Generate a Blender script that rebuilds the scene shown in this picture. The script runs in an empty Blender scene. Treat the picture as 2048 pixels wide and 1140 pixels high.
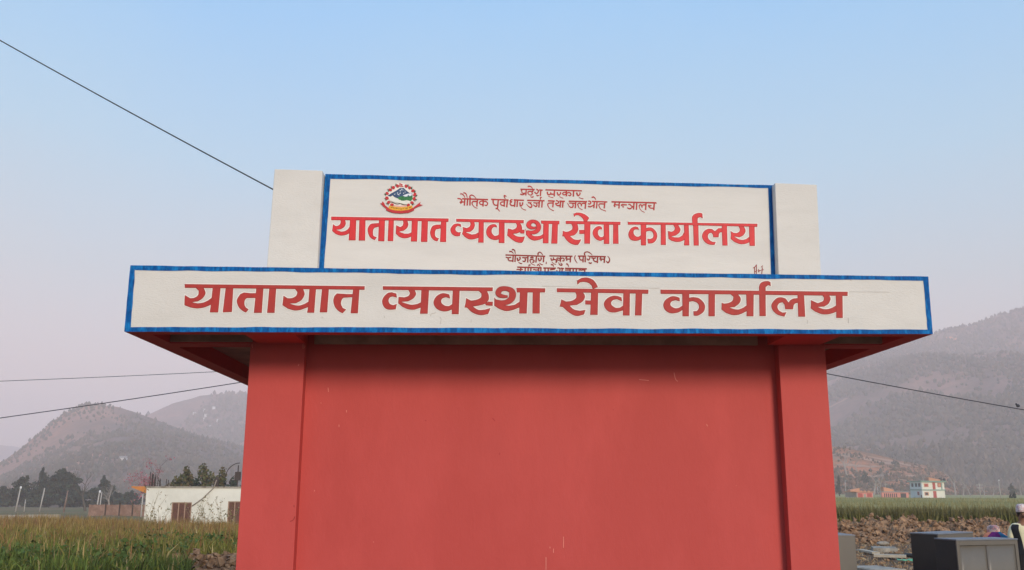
import bpy, bmesh, math, random
import numpy as np
from mathutils import Vector, Matrix, noise
from mathutils.geometry import delaunay_2d_cdt
R = math.radians
scene = bpy.context.scene
col = scene.collection

# ------------------------------------------------------------------ camera
EYE = 1.9
FPX = 1832.65
PITCH, ROLL = 0.2180, 0.0046
cam_data = bpy.data.cameras.new('camera')
cam_data.sensor_width = 36.0
cam_data.lens = FPX / 2048 * 36.0
cam_data.clip_start = 0.1
cam_data.clip_end = 30000
cam = bpy.data.objects.new('camera', cam_data)
col.objects.link(cam)
CAM_M = Matrix.Translation((0, 0, EYE)) @ Matrix.Rotation(math.pi/2 + PITCH, 4, 'X') @ Matrix.Rotation(ROLL, 4, 'Z')
cam.matrix_world = CAM_M
scene.camera = cam

# ------------------------------------------------------------------ sky, sun, exposure
HAZE = 0.00056
SUN_ELEV, SUN_AZ = 22.0, 158.0        # azimuth clockwise from +Y: behind the camera, to its right
world = bpy.data.worlds.new('World')
scene.world = world
world.use_nodes = True
wn, wl = world.node_tree.nodes, world.node_tree.links
wn.clear()
w_out = wn.new('ShaderNodeOutputWorld')
w_bg = wn.new('ShaderNodeBackground')
w_sky = wn.new('ShaderNodeTexSky')
w_sky.sky_type = 'NISHITA'
w_sky.sun_disc = False
w_sky.sun_elevation = R(SUN_ELEV)
w_sky.sun_rotation = R(SUN_AZ)
w_sky.altitude = 600
w_sky.air_density = 1.0
w_sky.dust_density = 2.0
w_sky.ozone_density = 1.0
# thick winter haze evens out the clear-sky model: blend it with a pale gradient by elevation
w_tc = wn.new('ShaderNodeTexCoord')
w_sep = wn.new('ShaderNodeSeparateXYZ')
w_grad = wn.new('ShaderNodeValToRGB')
_el = w_grad.color_ramp.elements
SKY = [(0.0, (1.0, 0.80, 0.73)), (0.12, (0.93, 0.80, 0.76)), (0.22, (0.63, 0.79, 0.87)), (0.34, (0.43, 0.79, 1.06)), (0.50, (0.26, 0.685, 1.16)), (1.0, (0.20, 0.44, 0.90))]
while len(_el) < len(SKY): _el.new(0.5)
for e_, (p_, c_) in zip(_el, SKY):
    e_.position = p_; e_.color = (*c_, 1)
w_bg2 = wn.new('ShaderNodeBackground')
w_mix = wn.new('ShaderNodeMixShader')
w_mix.inputs[0].default_value = 0.90
wl.new(w_tc.outputs['Generated'], w_sep.inputs[0])
w_nz = wn.new('ShaderNodeTexNoise'); w_nz.inputs['Scale'].default_value = 2.2; w_nz.inputs['Detail'].default_value = 5   # uneven haze
w_ma = wn.new('ShaderNodeMath'); w_ma.operation = 'MULTIPLY_ADD'; w_ma.inputs[1].default_value = 0.16; w_ma.inputs[2].default_value = -0.08
w_ad = wn.new('ShaderNodeMath'); w_ad.operation = 'ADD'
wl.new(w_tc.outputs['Generated'], w_nz.inputs['Vector']); wl.new(w_nz.outputs['Fac'], w_ma.inputs[0])
wl.new(w_ma.outputs[0], w_ad.inputs[0]); wl.new(w_sep.outputs['Z'], w_ad.inputs[1])
wl.new(w_ad.outputs[0], w_grad.inputs['Fac'])
wl.new(w_grad.outputs['Color'], w_bg2.inputs['Color'])
w_bg2.inputs['Strength'].default_value = 1.0
w_bg.inputs['Strength'].default_value = 0.15
wl.new(w_sky.outputs[0], w_bg.inputs['Color'])
wl.new(w_bg.outputs[0], w_mix.inputs[1]); wl.new(w_bg2.outputs[0], w_mix.inputs[2])
wl.new(w_mix.outputs[0], w_out.inputs['Surface'])

sun_d = bpy.data.lights.new('sun', 'SUN')
sun_d.energy = 4.2
sun_d.angle = R(17)
sun_d.color = (1.0, 0.86, 0.70)
sun = bpy.data.objects.new('sun', sun_d)
col.objects.link(sun)
_sd = Vector((math.sin(R(SUN_AZ))*math.cos(R(SUN_ELEV)), math.cos(R(SUN_AZ))*math.cos(R(SUN_ELEV)), math.sin(R(SUN_ELEV))))
sun.rotation_euler = (-_sd).to_track_quat('-Z', 'Y').to_euler()
sun.location = _sd * 60

scene.view_settings.view_transform = 'Standard'
scene.view_settings.look = 'None'
scene.view_settings.gamma = 1.0
scene.view_settings.exposure = 0.0
scene.render.film_transparent = False
scene.cycles.max_bounces = 10
scene.cycles.volume_bounces = 4
scene.cycles.use_denoising = True

# ------------------------------------------------------------------ helpers
def ray(u, v):
    d = Vector(((u-1024)/FPX, -(v-570)/FPX, -1.0))
    return (CAM_M.to_3x3() @ d)
CO = Vector((0, 0, EYE))
def at_y(u, v, y):
    d = ray(u, v)
    return CO + d*(y/d.y)
def at_z(u, v, z):
    d = ray(u, v)
    return CO + d*((z-EYE)/d.z)

def tag(o, label=None, cat=None, group=None, kind=None):
    if label: o['label'] = label
    if cat: o['category'] = cat
    if group: o['group'] = group
    if kind: o['kind'] = kind
    return o

def put(o, parent):
    """world-space children keep their place; children of a 'local' root are built round its origin"""
    if parent is not None:
        o.parent = parent
        if parent.name in LOCAL:
            LOCAL.add(o.name)
        elif parent.parent is None:
            o.matrix_parent_inverse = Matrix.Translation(-parent.location)
    return o
LOCAL = set()

def empty(name, loc=(0, 0, 0), local=False):
    o = bpy.data.objects.new(name, None)
    o.empty_display_size = 0.2
    col.objects.link(o)
    o.location = loc
    if local: LOCAL.add(o.name)
    return o

def mk(name, verts, faces, mats, parent=None, smooth=False, mi=None):
    me = bpy.data.meshes.new(name)
    me.from_pydata([tuple(v) for v in verts], [], faces)
    for m in (mats if isinstance(mats, (list, tuple)) else [mats]):
        me.materials.append(m)
    if mi is not None: me.polygons.foreach_set('material_index', mi)
    if smooth: me.polygons.foreach_set('use_smooth', [True]*len(me.polygons))
    me.update()
    o = bpy.data.objects.new(name, me)
    col.objects.link(o)
    return put(o, parent)

class MB:
    """collects shapes for ONE mesh"""
    def __init__(s): s.v, s.f = [], []
    def add(s, vs, fs):
        n = len(s.v); s.v += [Vector(v) for v in vs]; s.f += [tuple(i+n for i in f) for f in fs]; return s
    def hexa(s, p):     # 4 bottom ccw, 4 top ccw
        return s.add(p, [(3,2,1,0),(4,5,6,7),(0,1,5,4),(1,2,6,5),(2,3,7,6),(3,0,4,7)])
    def box(s, x0, y0, z0, x1, y1, z1, M=None):
        p = [Vector(q) for q in ((x0,y0,z0),(x1,y0,z0),(x1,y1,z0),(x0,y1,z0),(x0,y0,z1),(x1,y0,z1),(x1,y1,z1),(x0,y1,z1))]
        if M is not None: p = [M @ q for q in p]
        return s.hexa(p)
    def tube(s, pts, rad, n=6, cap=True):
        pts = [Vector(p) for p in pts]
        rr = rad if isinstance(rad, (list, tuple)) else [rad]*len(pts)
        base = len(s.v); prev = None
        for i, p in enumerate(pts):
            t = (pts[min(i+1, len(pts)-1)] - pts[max(i-1, 0)])
            t = t.normalized() if t.length > 1e-9 else Vector((0, 0, 1))
            if prev is None:
                a = t.orthogonal().normalized()
            else:
                a = prev - t*prev.dot(t)
                a = a.normalized() if a.length > 1e-6 else t.orthogonal().normalized()
            prev = a; b = t.cross(a)
            for k in range(n):
                w = 2*math.pi*k/n
                s.v.append(p + (a*math.cos(w) + b*math.sin(w))*rr[i])
        for i in range(len(pts)-1):
            for k in range(n):
                q0 = base+i*n+k; q1 = base+i*n+(k+1) % n
                s.f.append((q0, q1, q1+n, q0+n))
        if cap:
            s.f.append(tuple(base+k for k in range(n))[::-1])
            s.f.append(tuple(base+(len(pts)-1)*n+k for k in range(n)))
        return s
    def lathe(s, prof, c=(0, 0, 0), n=16, sx=1, sy=1):
        base = len(s.v); c = Vector(c)
        for r, z in prof:
            for k in range(n):
                w = 2*math.pi*k/n
                s.v.append(c + Vector((r*math.cos(w)*sx, r*math.sin(w)*sy, z)))
        for i in range(len(prof)-1):
            for k in range(n):
                q0 = base+i*n+k; q1 = base+i*n+(k+1) % n
                s.f.append((q0, q1, q1+n, q0+n))
        s.f.append(tuple(base+k for k in range(n))[::-1])
        s.f.append(tuple(base+(len(prof)-1)*n+k for k in range(n)))
        return s
    def ball(s, c, r, n=8, m=5, sq=(1, 1, 1), M=None):
        prof = []
        base = len(s.v); c = Vector(c)
        for i in range(m+1):
            a = math.pi*i/m
            for k in range(n):
                w = 2*math.pi*k/n
                q = Vector((math.sin(a)*math.cos(w)*sq[0]*r, math.sin(a)*math.sin(w)*sq[1]*r, -math.cos(a)*sq[2]*r))
                if M is not None: q = M @ q
                s.v.append(c+q)
        for i in range(m):
            for k in range(n):
                q0 = base+i*n+k; q1 = base+i*n+(k+1) % n
                s.f.append((q0, q1, q1+n, q0+n))
        return s
    def build(s, name, mat, parent=None, smooth=False, bevel=0):
        o = mk(name, s.v, s.f, mat, parent, smooth)
        if bevel:
            b = o.modifiers.new('bevel', 'BEVEL'); b.width = bevel; b.segments = 2; b.limit_method = 'ANGLE'
        return o

# ------------------------------------------------------------------ materials
def _ramp(nt, stops):
    n = nt.nodes.new('ShaderNodeValToRGB')
    el = n.color_ramp.elements
    while len(el) < len(stops): el.new(0.5)
    for e, (p, c) in zip(el, stops):
        e.position = p; e.color = (*c, 1)
    return n

def mat(name, base, var=0.12, scale=6.0, rough=0.8, bump=0.0, bscale=40.0, stretch=(1, 1, 1), second=None, sscale=1.5, smix=0.5,
        spec=0.3, detail=6, metal=0.0, streak=None):
    m = bpy.data.materials.new(name); m.use_nodes = True
    nt = m.node_tree; N = nt.nodes; L = nt.links
    p = N['Principled BSDF']
    p.inputs['Roughness'].default_value = rough
    p.inputs['Specular IOR Level'].default_value = spec
    p.inputs['Metallic'].default_value = metal
    tc = N.new('ShaderNodeTexCoord')
    mp = N.new('ShaderNodeMapping'); mp.inputs['Scale'].default_value = stretch
    L.new(tc.outputs['Object'], mp.inputs['Vector'])
    nz = N.new('ShaderNodeTexNoise'); nz.inputs['Scale'].default_value = scale; nz.inputs['Detail'].default_value = detail
    nz.inputs['Roughness'].default_value = 0.62
    L.new(mp.outputs[0], nz.inputs['Vector'])
    lo = tuple(max(0, c*(1-var)) for c in base); hi = tuple(min(1, c*(1+var)) for c in base)
    rp = _ramp(nt, [(0.3, lo), (0.7, hi)])
    L.new(nz.outputs['Fac'], rp.inputs['Fac'])
    out = rp.outputs['Color']
    if second is not None:
        n2 = N.new('ShaderNodeTexNoise'); n2.inputs['Scale'].default_value = sscale; n2.inputs['Detail'].default_value = 8
        n2.inputs['Roughness'].default_value = 0.65
        L.new(mp.outputs[0], n2.inputs['Vector'])
        r2 = _ramp(nt, [(max(0, 0.62-smix*0.4), (0, 0, 0)), (min(1, 0.72-smix*0.25), (1, 1, 1))])
        L.new(n2.outputs['Fac'], r2.inputs['Fac'])
        mx = N.new('ShaderNodeMix'); mx.data_type = 'RGBA'
        L.new(r2.outputs['Color'], mx.inputs['Factor'])
        L.new(out, mx.inputs['A']); mx.inputs['B'].default_value = (*second, 1)
        out = mx.outputs['Result']
    L.new(out, p.inputs['Base Color'])
    if bump:
        nb = N.new('ShaderNodeTexNoise'); nb.inputs['Scale'].default_value = bscale; nb.inputs['Detail'].default_value = 8
        nb.inputs['Roughness'].default_value = 0.7
        L.new(mp.outputs[0], nb.inputs['Vector'])
        bp = N.new('ShaderNodeBump'); bp.inputs['Strength'].default_value = bump; bp.inputs['Distance'].default_value = 0.02
        L.new(nb.outputs['Fac'], bp.inputs['Height']); L.new(bp.outputs[0], p.inputs['Normal'])
    return m

def attr_mat(name, rough=0.75, trans=0.0):
    """colour of every blade / leaf is its own, stored per vertex"""
    m = bpy.data.materials.new(name); m.use_nodes = True
    nt = m.node_tree; p = nt.nodes['Principled BSDF']
    a = nt.nodes.new('ShaderNodeAttribute'); a.attribute_name = 'tint'
    nt.links.new(a.outputs['Color'], p.inputs['Base Color'])
    p.inputs['Roughness'].default_value = rough
    p.inputs['Specular IOR Level'].default_value = 0.2
    return m

WHITE = (0.655, 0.635, 0.595)
M = {}
M['plaster'] = mat('white_plaster', WHITE, 0.05, 2.2, 0.85, 0.30, 34, (1, 1, 2.6), second=(0.61, 0.59, 0.55), sscale=1.1, smix=0.35)
M['plaster_smooth'] = mat('white_sign_plaster', WHITE, 0.035, 3.0, 0.75, 0.12, 22, (0.5, 1, 3.0), second=(0.62, 0.60, 0.565), sscale=0.9, smix=0.3)
M['halo'] = mat('bright_white_paint', (0.80, 0.75, 0.70), 0.03, 8, 0.7)
M['red_wall'] = mat('red_wall_paint', (0.49, 0.068, 0.060), 0.05, 1.6, 0.62, 0.22, 9, (1, 1, .45), second=(0.455, 0.060, 0.052), sscale=1.1, smix=0.5, spec=0.25)
M['red_beam'] = mat('red_beam_paint', (0.52, 0.05, 0.045), 0.06, 3, 0.7, 0.2, 14)
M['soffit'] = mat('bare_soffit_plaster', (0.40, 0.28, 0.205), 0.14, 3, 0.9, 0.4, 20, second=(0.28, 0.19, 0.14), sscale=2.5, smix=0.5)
M['blue'] = mat('blue_border_paint', (0.0, 0.085, 0.30), 0.38, 16, 0.6, 0.3, 50, (3.0, 1, 1), second=(0.006, 0.19, 0.50), sscale=7, smix=0.36, spec=0.12)
M['letter_dark'] = mat('letter_edge_red', (0.36, 0.02, 0.025), 0.08, 10, 0.6)
M['letter_red'] = mat('letter_bright_red', (0.62, 0.028, 0.034), 0.14, 14, 0.55, stretch=(2, 1, 0.6))
M['letter_maroon'] = mat('letter_maroon_edge', (0.28, 0.024, 0.022), 0.08, 10, 0.6)
M['letter_brick'] = mat('letter_brick_red', (0.40, 0.034, 0.028), 0.12, 12, 0.6, stretch=(2, 1, 0.6))
M['script_red'] = mat('script_red', (0.42, 0.035, 0.032), 0.12, 14, 0.6)
M['script_maroon'] = mat('script_maroon', (0.26, 0.022, 0.018), 0.12, 14, 0.6)
M['crack'] = mat('hairline_crack', (0.46, 0.43, 0.39), 0.1, 10, 0.9)
M['chip'] = mat('chipped_paint', (0.66, 0.22, 0.18), 0.1, 10, 0.9)
M['e_blue'] = mat('emblem_slate_blue', (0.035, 0.075, 0.16), 0.25, 60, 0.6)
M['e_snow'] = mat('emblem_snow', (0.70, 0.74, 0.80), 0.04, 30, 0.6)
M['e_green'] = mat('emblem_green', (0.03, 0.18, 0.06), 0.35, 60, 0.6)
M['e_map'] = mat('emblem_pale_map', (0.72, 0.72, 0.64), 0.04, 30, 0.6)
M['e_red'] = mat('emblem_red', (0.50, 0.03, 0.035), 0.2, 60, 0.6)
M['e_leaf'] = mat('emblem_leaf', (0.04, 0.09, 0.04), 0.25, 60, 0.6)
M['e_yellow'] = mat('emblem_yellow', (0.72, 0.36, 0.03), 0.2, 50, 0.6)
M['e_pink'] = mat('emblem_pink', (0.72, 0.42, 0.34), 0.05, 50, 0.6)
M['e_dark'] = mat('emblem_dark', (0.10, 0.06, 0.03), 0.1, 50, 0.6)
# ------------------------------------------------------------------ office building
TH = 0.0324
BX, BY = -3.6179, 8.4512
BW = 7.6717
ct, st = math.cos(TH), math.sin(TH)
def W(lx, ly, z): return Vector((BX + lx*ct - ly*st, BY + lx*st + ly*ct, z))
NB = Vector((-st, ct, 0))              # into the building
def on(u, v, ly):
    """where the sight line through (u, v) meets the building's plane ly metres behind the front fascia"""
    d = ray(u, v); p0 = W(0, ly, 0)
    return CO + d*((p0-CO).dot(NB)/d.dot(NB))
def loc(p):                            # world -> lx, z
    q = p - Vector((BX, BY, 0))
    return q.x*ct + q.y*st, q.z

# --- brush lettering
def spl(run, n=5):
    """smooth run through points (x, y, w)"""
    if len(run) < 3: return list(run)
    out = []
    P = [tuple(2*a-b for a, b in zip(run[0], run[1]))] + list(run) + [tuple(2*a-b for a, b in zip(run[-1], run[-2]))]
    for i in range(1, len(P)-2):
        for k in range(n):
            t = k/n
            out.append(tuple(0.5*(2*b + (c-a)*t + (2*a-5*b+4*c-d)*t*t + (3*b-a-3*c+d)*t**3) for a, b, c, d in zip(*P[i-1:i+3])))
    out.append(run[-1])
    return out
def pts(s, dw=None):
    r = []
    for q in s.split():
        c = [float(x) for x in q.split(',')]
        r.append((c[0], c[1], c[2]) if len(c) > 2 else (c[0], c[1], dw))
    return r
def outline(s):
    """'|' parts smooth runs; runs of straight-edged shapes are given with a leading '='"""
    if s[0] == '=': return [(a, b) for a, b, _ in pts(s[1:])] if True else None
    o = []
    for run in s.split('|'):
        o += [(p[0], p[1]) for p in spl([(a, b) for a, b, _ in pts(run)])]
    return o
def area(p): return sum(p[i][0]*p[(i+1) % len(p)][1]-p[(i+1) % len(p)][0]*p[i][1] for i in range(len(p)))/2
def offset(p, d):
    q = []
    for a in p:
        if not q or math.hypot(a[0]-q[-1][0], a[1]-q[-1][1]) > 0.15: q.append(a)
    if math.hypot(q[0][0]-q[-1][0], q[0][1]-q[-1][1]) < 0.15: q.pop()
    s = 1 if area(q) > 0 else -1
    o = []; n = len(q)
    for i in range(n):
        a, b, c = q[i-1], q[i], q[(i+1) % n]
        n1 = Vector((b[1]-a[1], a[0]-b[0])).normalized()*s; n2 = Vector((c[1]-b[1], b[0]-c[0])).normalized()*s
        m = n1+n2
        if m.length < 0.3: m = n1
        m = m.normalized(); k = d/max(0.45, m.dot(n1))
        o.append((b[0]+m.x*k, b[1]+m.y*k))
    return o
def stroke(run, grow=0):
    """brush stroke -> closed polygon; run of (x, y, w) in picture units"""
    c = spl(run, 4)
    l, r = [], []
    for i, p in enumerate(c):
        a, b = c[max(i-1, 0)], c[min(i+1, len(c)-1)]
        t = Vector((b[0]-a[0], b[1]-a[1])); t = t.normalized() if t.length else Vector((1, 0))
        w = p[2]/2+grow
        e = -t*grow if i == 0 else (t*grow if i == len(c)-1 else Vector((0, 0)))
        l.append((p[0]-t.y*w+e.x, p[1]+t.x*w+e.y)); r.append((p[0]+t.y*w+e.x, p[1]-t.x*w+e.y))
    polys = []
    for i in range(len(c)-1):
        polys.append([l[i], l[i+1], r[i+1]]); polys.append([l[i], r[i+1], r[i]])
    return polys
def paint(name, polys, ly, m, parent, mb=None):
    """union of picture-space polygons laid on the plane ly"""
    V, F = [], []
    for p in polys:
        n = len(V)
        q = []
        for a in p:
            x, z = loc(on(a[0], a[1], ly)); q.append((x, z))
        if abs(area(q)) < 1e-8: continue
        if area(q) < 0: q = q[::-1]
        V += [Vector(a) for a in q]; F.append(list(range(n, n+len(q))))
    vs, _, fs, _, _, src = delaunay_2d_cdt(V, [], F, 1, 1e-5)
    out_v = [W(v[0], ly, v[1]) for v in vs]
    out_f = []
    for f, o_f in zip(fs, src):
        if not o_f: continue            # a counter or the field inside a frame
        a = [vs[i] for i in f]
        f = list(f)
        if area([(x[0], x[1]) for x in a]) < 0: f = f[::-1]
        out_f.append(tuple(f))
    if mb is not None:
        mb.add(out_v, out_f); return None
    return mk(name, out_v, out_f, m, parent)

def edge_runs(polys, halo, ly, out):
    """touched-up white edge along the outlines"""
    for k, p in enumerate(polys):
        run = [(a, b, halo*2) for a, b in p]; run.append(run[0])
        c = [r for i, r in enumerate(run) if i == 0 or math.hypot(r[0]-run[i-1][0], r[1]-run[i-1][1]) > .1]
        for i in range(len(c)-1):
            a, b = c[i], c[i+1]
            t = Vector((b[0]-a[0], b[1]-a[1])).normalized(); n_ = Vector((-t.y, t.x))*halo; e = t*halo*.7
            l2 = ly-.0012-(k % 16)*.00010-(i % 4)*.00002
            q = [loc(on(x, y, ly)) for x, y in ((a[0]+n_.x-e.x, a[1]+n_.y-e.y), (b[0]+n_.x+e.x, b[1]+n_.y+e.y), (b[0]-n_.x+e.x, b[1]-n_.y+e.y), (a[0]-n_.x-e.x, a[1]-n_.y-e.y))]
            if area(q) < 0: q = q[::-1]
            out.add([W(x, l2, z) for x, z in q], [(0, 1, 2, 3)])
def paint_runs(name, specs, grow, ly, m, parent):
    """thin brush script: every stroke sits a hair's breadth over the one before it"""
    V, F = [], []; k = 0
    for ox, oy, sc, text in specs:
        for ln in text.strip().splitlines():
            w, body = ln.split(':')
            for run in body.split('|'):
                k += 1
                tri = stroke([(ox+a/sc, oy+b/sc, c/sc) for a, b, c in pts(run, float(w))], grow)
                for i, p in enumerate(tri):
                    l2 = ly-.0015-(k % 14)*.00014-((i//2) % 4)*.00003
                    q = [loc(on(a[0], a[1], ly)) for a in p]
                    if area(q) < 0: q = q[::-1]
                    n = len(V); V += [W(a, l2, b) for a, b in q]; F.append((n, n+1, n+2))
    return mk(name, V, F, m, parent)
def trace(ox, oy, s, text):
    """traced outlines: one per line"""
    P = []
    for ln in text.strip().splitlines():
        ln = ln.strip()
        if ln: P.append([(ox+a/s, oy+b/s) for a, b in outline(ln)])
    return P
def brush(ox, oy, s, text, grow=0):
    P = []
    for ln in text.strip().splitlines():
        w, body = ln.split(':')
        for run in body.split('|'):
            run = [(ox+a/s, oy+b/s, c/s) for a, b, c in pts(run, float(w))]
            P += stroke(run, grow)
    return P

UP = []
UP += trace(640, 420, 7.877, '''
=176,103 2027,133 2024,188 1890,183 1165,165 176,160
=473,145 572,150 562,478 450,478 462,300
318,150|326,185 312,225 275,250 240,248|205,222|198,270 190,328|240,375 300,398 350,403 410,392 456,370|478,300 470,255|440,300 395,330 335,340|255,312|330,302 380,270 405,225 405,185|392,150
=620,150 718,155 712,482 608,482
=928,155 1025,160 1015,493 915,490
935,205|870,208 800,220 760,270 750,320 770,400 810,450 865,475|895,425|865,420 840,400 835,350 840,310 860,280|930,262
=1080,155 1165,160 1155,490 1065,490
=1445,160 1543,165 1530,497 1430,497 1438,350
1305,160|1312,205 1300,245 1265,268|1200,240|1195,300 1192,370|1240,420 1300,443 1350,445 1400,435 1445,412|1447,350|1390,372 1330,372|1245,342|1320,325 1370,285 1392,235 1385,185|1375,165
=1600,165 1702,170 1692,503 1588,503
=1905,174 1993,178 1988,505 1890,505
1900,228|1830,230 1770,255 1740,320 1735,370 1755,435 1800,480 1850,495|1875,445|1840,435 1815,405 1815,340 1830,305|1900,292
''')
UP += trace(890, 420, 7.877, '''
=176,138 1243,158 1240,210 176,185
250,222|200,210 140,225 95,275 85,320 105,375 150,408 190,416|235,412|250,345|215,352 180,335 165,305 175,270 205,250|255,270
=530,180 612,185 610,515 520,515 525,440
390,178|402,225 385,262 340,285|278,265|285,320 268,378|310,425 370,460 430,465 480,455 527,440|530,350|480,378 420,385|325,350|400,345 450,300 470,250 470,220|460,180
=850,190 940,195 938,520 845,520
825,275|810,235 780,222 730,228 680,260 650,320 655,390 700,445 760,470 810,472 852,462|856,380|820,402 780,405 745,370 735,330 745,290 775,265
1110,195|1132,240 1120,280 1070,310|990,290|985,340 978,400|1040,455 1100,495 1160,515 1215,515|1235,490 1260,415|1200,422 1130,412 1070,375|1130,370 1185,345 1215,300 1210,250|1180,195
=1205,308 1255,310 1252,372 1190,370 1175,340
1268,300|1275,390|1320,445 1380,478 1440,480 1500,465 1550,440|1552,375|1500,405 1440,412 1400,408|1345,375|1300,345
=1548,205 1637,205 1632,525 1540,525
=1688,210 1780,212 1772,530 1672,530
=1510,165 1805,170 1803,225 1515,215
''')
UP_B = (890, 420, 7.877, '60:1437,272,30 1390,283,45 1340,270,60 1318,235,80 1340,195,70 1390,177,55 1445,200,65 1475,250,75 1470,300,75 1430,340,70 1360,355,60 1290,345,60')
UP += trace(1110, 415, 7.877, '''
=168,210 1033,225 1030,275 168,258
290,98|340,78 400,82 460,102 510,135 540,165|505,222|455,222|440,180 400,140 360,122 325,125|298,152
250,250|275,300 265,345 215,375 170,382|122,365|120,410 112,455|140,455 180,515 240,565 310,590 365,588|395,545 415,500|360,510 300,500 260,470 238,450|300,440 345,400 368,345 365,300|350,250
=380,352 465,352 465,415 382,418
=460,250 560,253 553,570 460,570
=765,260 855,263 858,575 768,575
745,345|735,305 700,292 650,305 605,350 592,410 620,475 670,515 720,525 772,505|778,440|745,465 710,460 682,425 680,375 700,345
=915,265 998,265 1003,572 912,572
=1145,225 3190,255 3188,305 2000,275 1148,270
=1350,265 1440,265 1435,597 1352,597
1325,350|1310,310 1260,300 1200,325 1160,390 1158,450 1190,505 1250,525 1310,520 1355,500|1358,430|1320,458 1280,455 1248,425 1238,385 1250,355 1280,345
1420,330|1470,312 1530,320 1590,375 1612,440 1595,510 1550,555 1500,567 1465,565|1455,490|1500,495 1540,475 1550,430 1530,385 1490,368 1420,385
=1665,265 1745,265 1748,590 1665,590
''')
UP += trace(1310, 415, 7.877, '''
=455,275 532,275 543,598 455,598 462,520
285,270|312,320 300,360 260,382|203,368|207,430 210,490|260,525 330,542 400,538 465,512|482,450 455,390|430,440 380,468 320,470|255,458|330,440 385,395 402,345 385,305|365,270
=600,280 685,280 692,600 608,600
595,290|582,200 585,145 620,105 680,85 725,85|748,98|752,175|715,152 680,165 672,200|675,290
=1050,285 1135,285 1145,600 1060,600
1060,325|1000,325 975,345 945,372|900,340 840,335 780,365 745,420 745,480 780,540 840,580 900,590 940,588|958,540|910,540 870,520 842,485 835,440 860,405 890,400|912,430 918,470|1003,470|1008,420 1025,395 1060,390
=1480,295 1570,298 1575,605 1490,605 1485,545
1310,290|1335,335 1330,375 1290,400 1240,398|1190,370|1195,430 1190,495|1250,545 1330,575 1390,578 1440,568 1495,545|1484,460|1440,495 1380,510 1320,500|1245,455|1330,470 1390,440 1425,385 1425,345|1400,295
''')
LO = []
LO += trace(360, 550, 5.3895, '''
=50,97 1992,120 1990,160 1600,155 50,138
=352,135 438,137 412,403 320,403 332,320
165,135|200,170 195,215 155,245 110,250|52,215|48,270 47,325|110,350 180,360 250,352 300,335 338,318|348,240|300,275 250,297 190,305|120,292|190,285 245,250 275,200 270,170|255,135
=492,138 575,138 560,398 460,403
=822,142 900,144 882,408 795,408
828,195|760,195 690,188|650,205 620,250 612,290 635,350 680,390 712,405|740,370|710,350 695,315 700,270 722,248|820,248
=962,144 1037,146 1020,408 938,408
=1395,146 1467,146 1447,407 1370,407 1378,350
1235,145|1265,185 1250,225 1205,248 1160,250|1115,222|1110,270 1103,325|1160,362 1230,382 1290,378 1340,362 1383,345|1388,285|1340,312 1290,328 1240,325|1182,308|1250,305 1310,270 1342,215 1340,180|1325,145
=1530,150 1605,150 1587,403 1505,403
=1865,152 1935,154 1918,413 1838,413
1870,205|1800,205 1690,198|1662,230 1652,280 1670,345 1710,390 1752,413|1792,372|1755,355 1735,310 1745,265 1765,245|1860,240
''')
LO += trace(740, 550, 5.3895, '''
=138,120 1325,133 1322,175 138,160
285,200|235,185 190,195 145,240 130,290 150,345 190,372 235,375|278,370|290,310|250,325 215,310 200,275 215,242 245,232|290,245
=553,158 637,163 622,418 537,418 545,355
410,157|430,195 415,225 370,240|308,235|305,270 303,305|350,345 410,370 470,375 510,365 550,350|556,290|510,312 450,320 400,310|340,290|410,285 465,255 495,215 495,190|480,157
=892,163 967,165 957,422 880,422
865,255|855,210 815,198 770,198 715,230 685,285 695,335 735,375 790,392 840,388 888,370|893,310|850,335 810,330 775,305 768,275 785,250 820,240
1165,165|1200,200 1195,240 1150,265 1090,275|1035,248|1030,300 1018,350|1045,352 1090,395 1150,425 1210,432 1275,420|1300,355|1240,372 1170,375 1110,340|1170,330 1240,310 1280,265 1280,215|1260,165
=1275,287 1325,287 1322,332 1248,328 1240,305
1340,240|1338,330|1390,365 1460,388 1530,380 1610,350|1614,285|1560,320 1500,330|1450,325|1390,300
=1578,137 1890,143 1888,188 1582,188
=1615,178 1700,180 1690,415 1607,415
=1753,178 1833,178 1830,415 1750,415
''')
LO_B = (740, 550, 5.3895, '60:1485,232,25 1440,230,38 1395,218,50 1383,190,65 1405,155,58 1460,145,50 1520,165,60 1537,205,75 1525,255,70 1480,290,60 1420,300,55 1355,290,55')
LO += trace(1080, 550, 5.3895, '''
=180,142 1170,157 1168,203 182,185
398,60|450,30 510,27 570,50 605,90 625,130|575,150|568,150|555,115 520,85 470,75 430,80|403,105
375,175|392,215 385,250 340,278 280,285|230,262|222,300 210,340|245,345 300,395 360,432 410,442 475,425|492,375|430,385 365,370 320,330|400,322 460,285 485,240 480,210|455,175
=487,272 552,275 552,320 487,318
=550,178 628,180 622,430 540,430
=898,185 970,187 967,437 892,437
885,285|878,240 830,225 780,225 720,255 688,305 700,355 740,395 800,405 850,395 898,380|903,325|860,352 815,352 775,325 768,295 790,270 830,262
=1030,188 1103,188 1095,437 1022,437
=1298,157 3318,180 3316,225 1990,208 1300,203
=1533,195 1610,197 1605,445 1535,445
1508,285|1505,245 1460,230 1410,232 1350,270 1328,325 1350,380 1400,410 1450,412 1500,400 1538,375|1541,325|1500,352 1460,358 1420,340 1405,315 1420,285 1460,272
1600,245|1650,237 1710,248 1760,290 1780,340 1765,395 1720,430 1690,440 1655,437|1652,390|1690,388 1710,360 1710,325 1690,298 1650,282|1600,290
=1815,198 1887,198 1885,445 1815,445
''')
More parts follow.
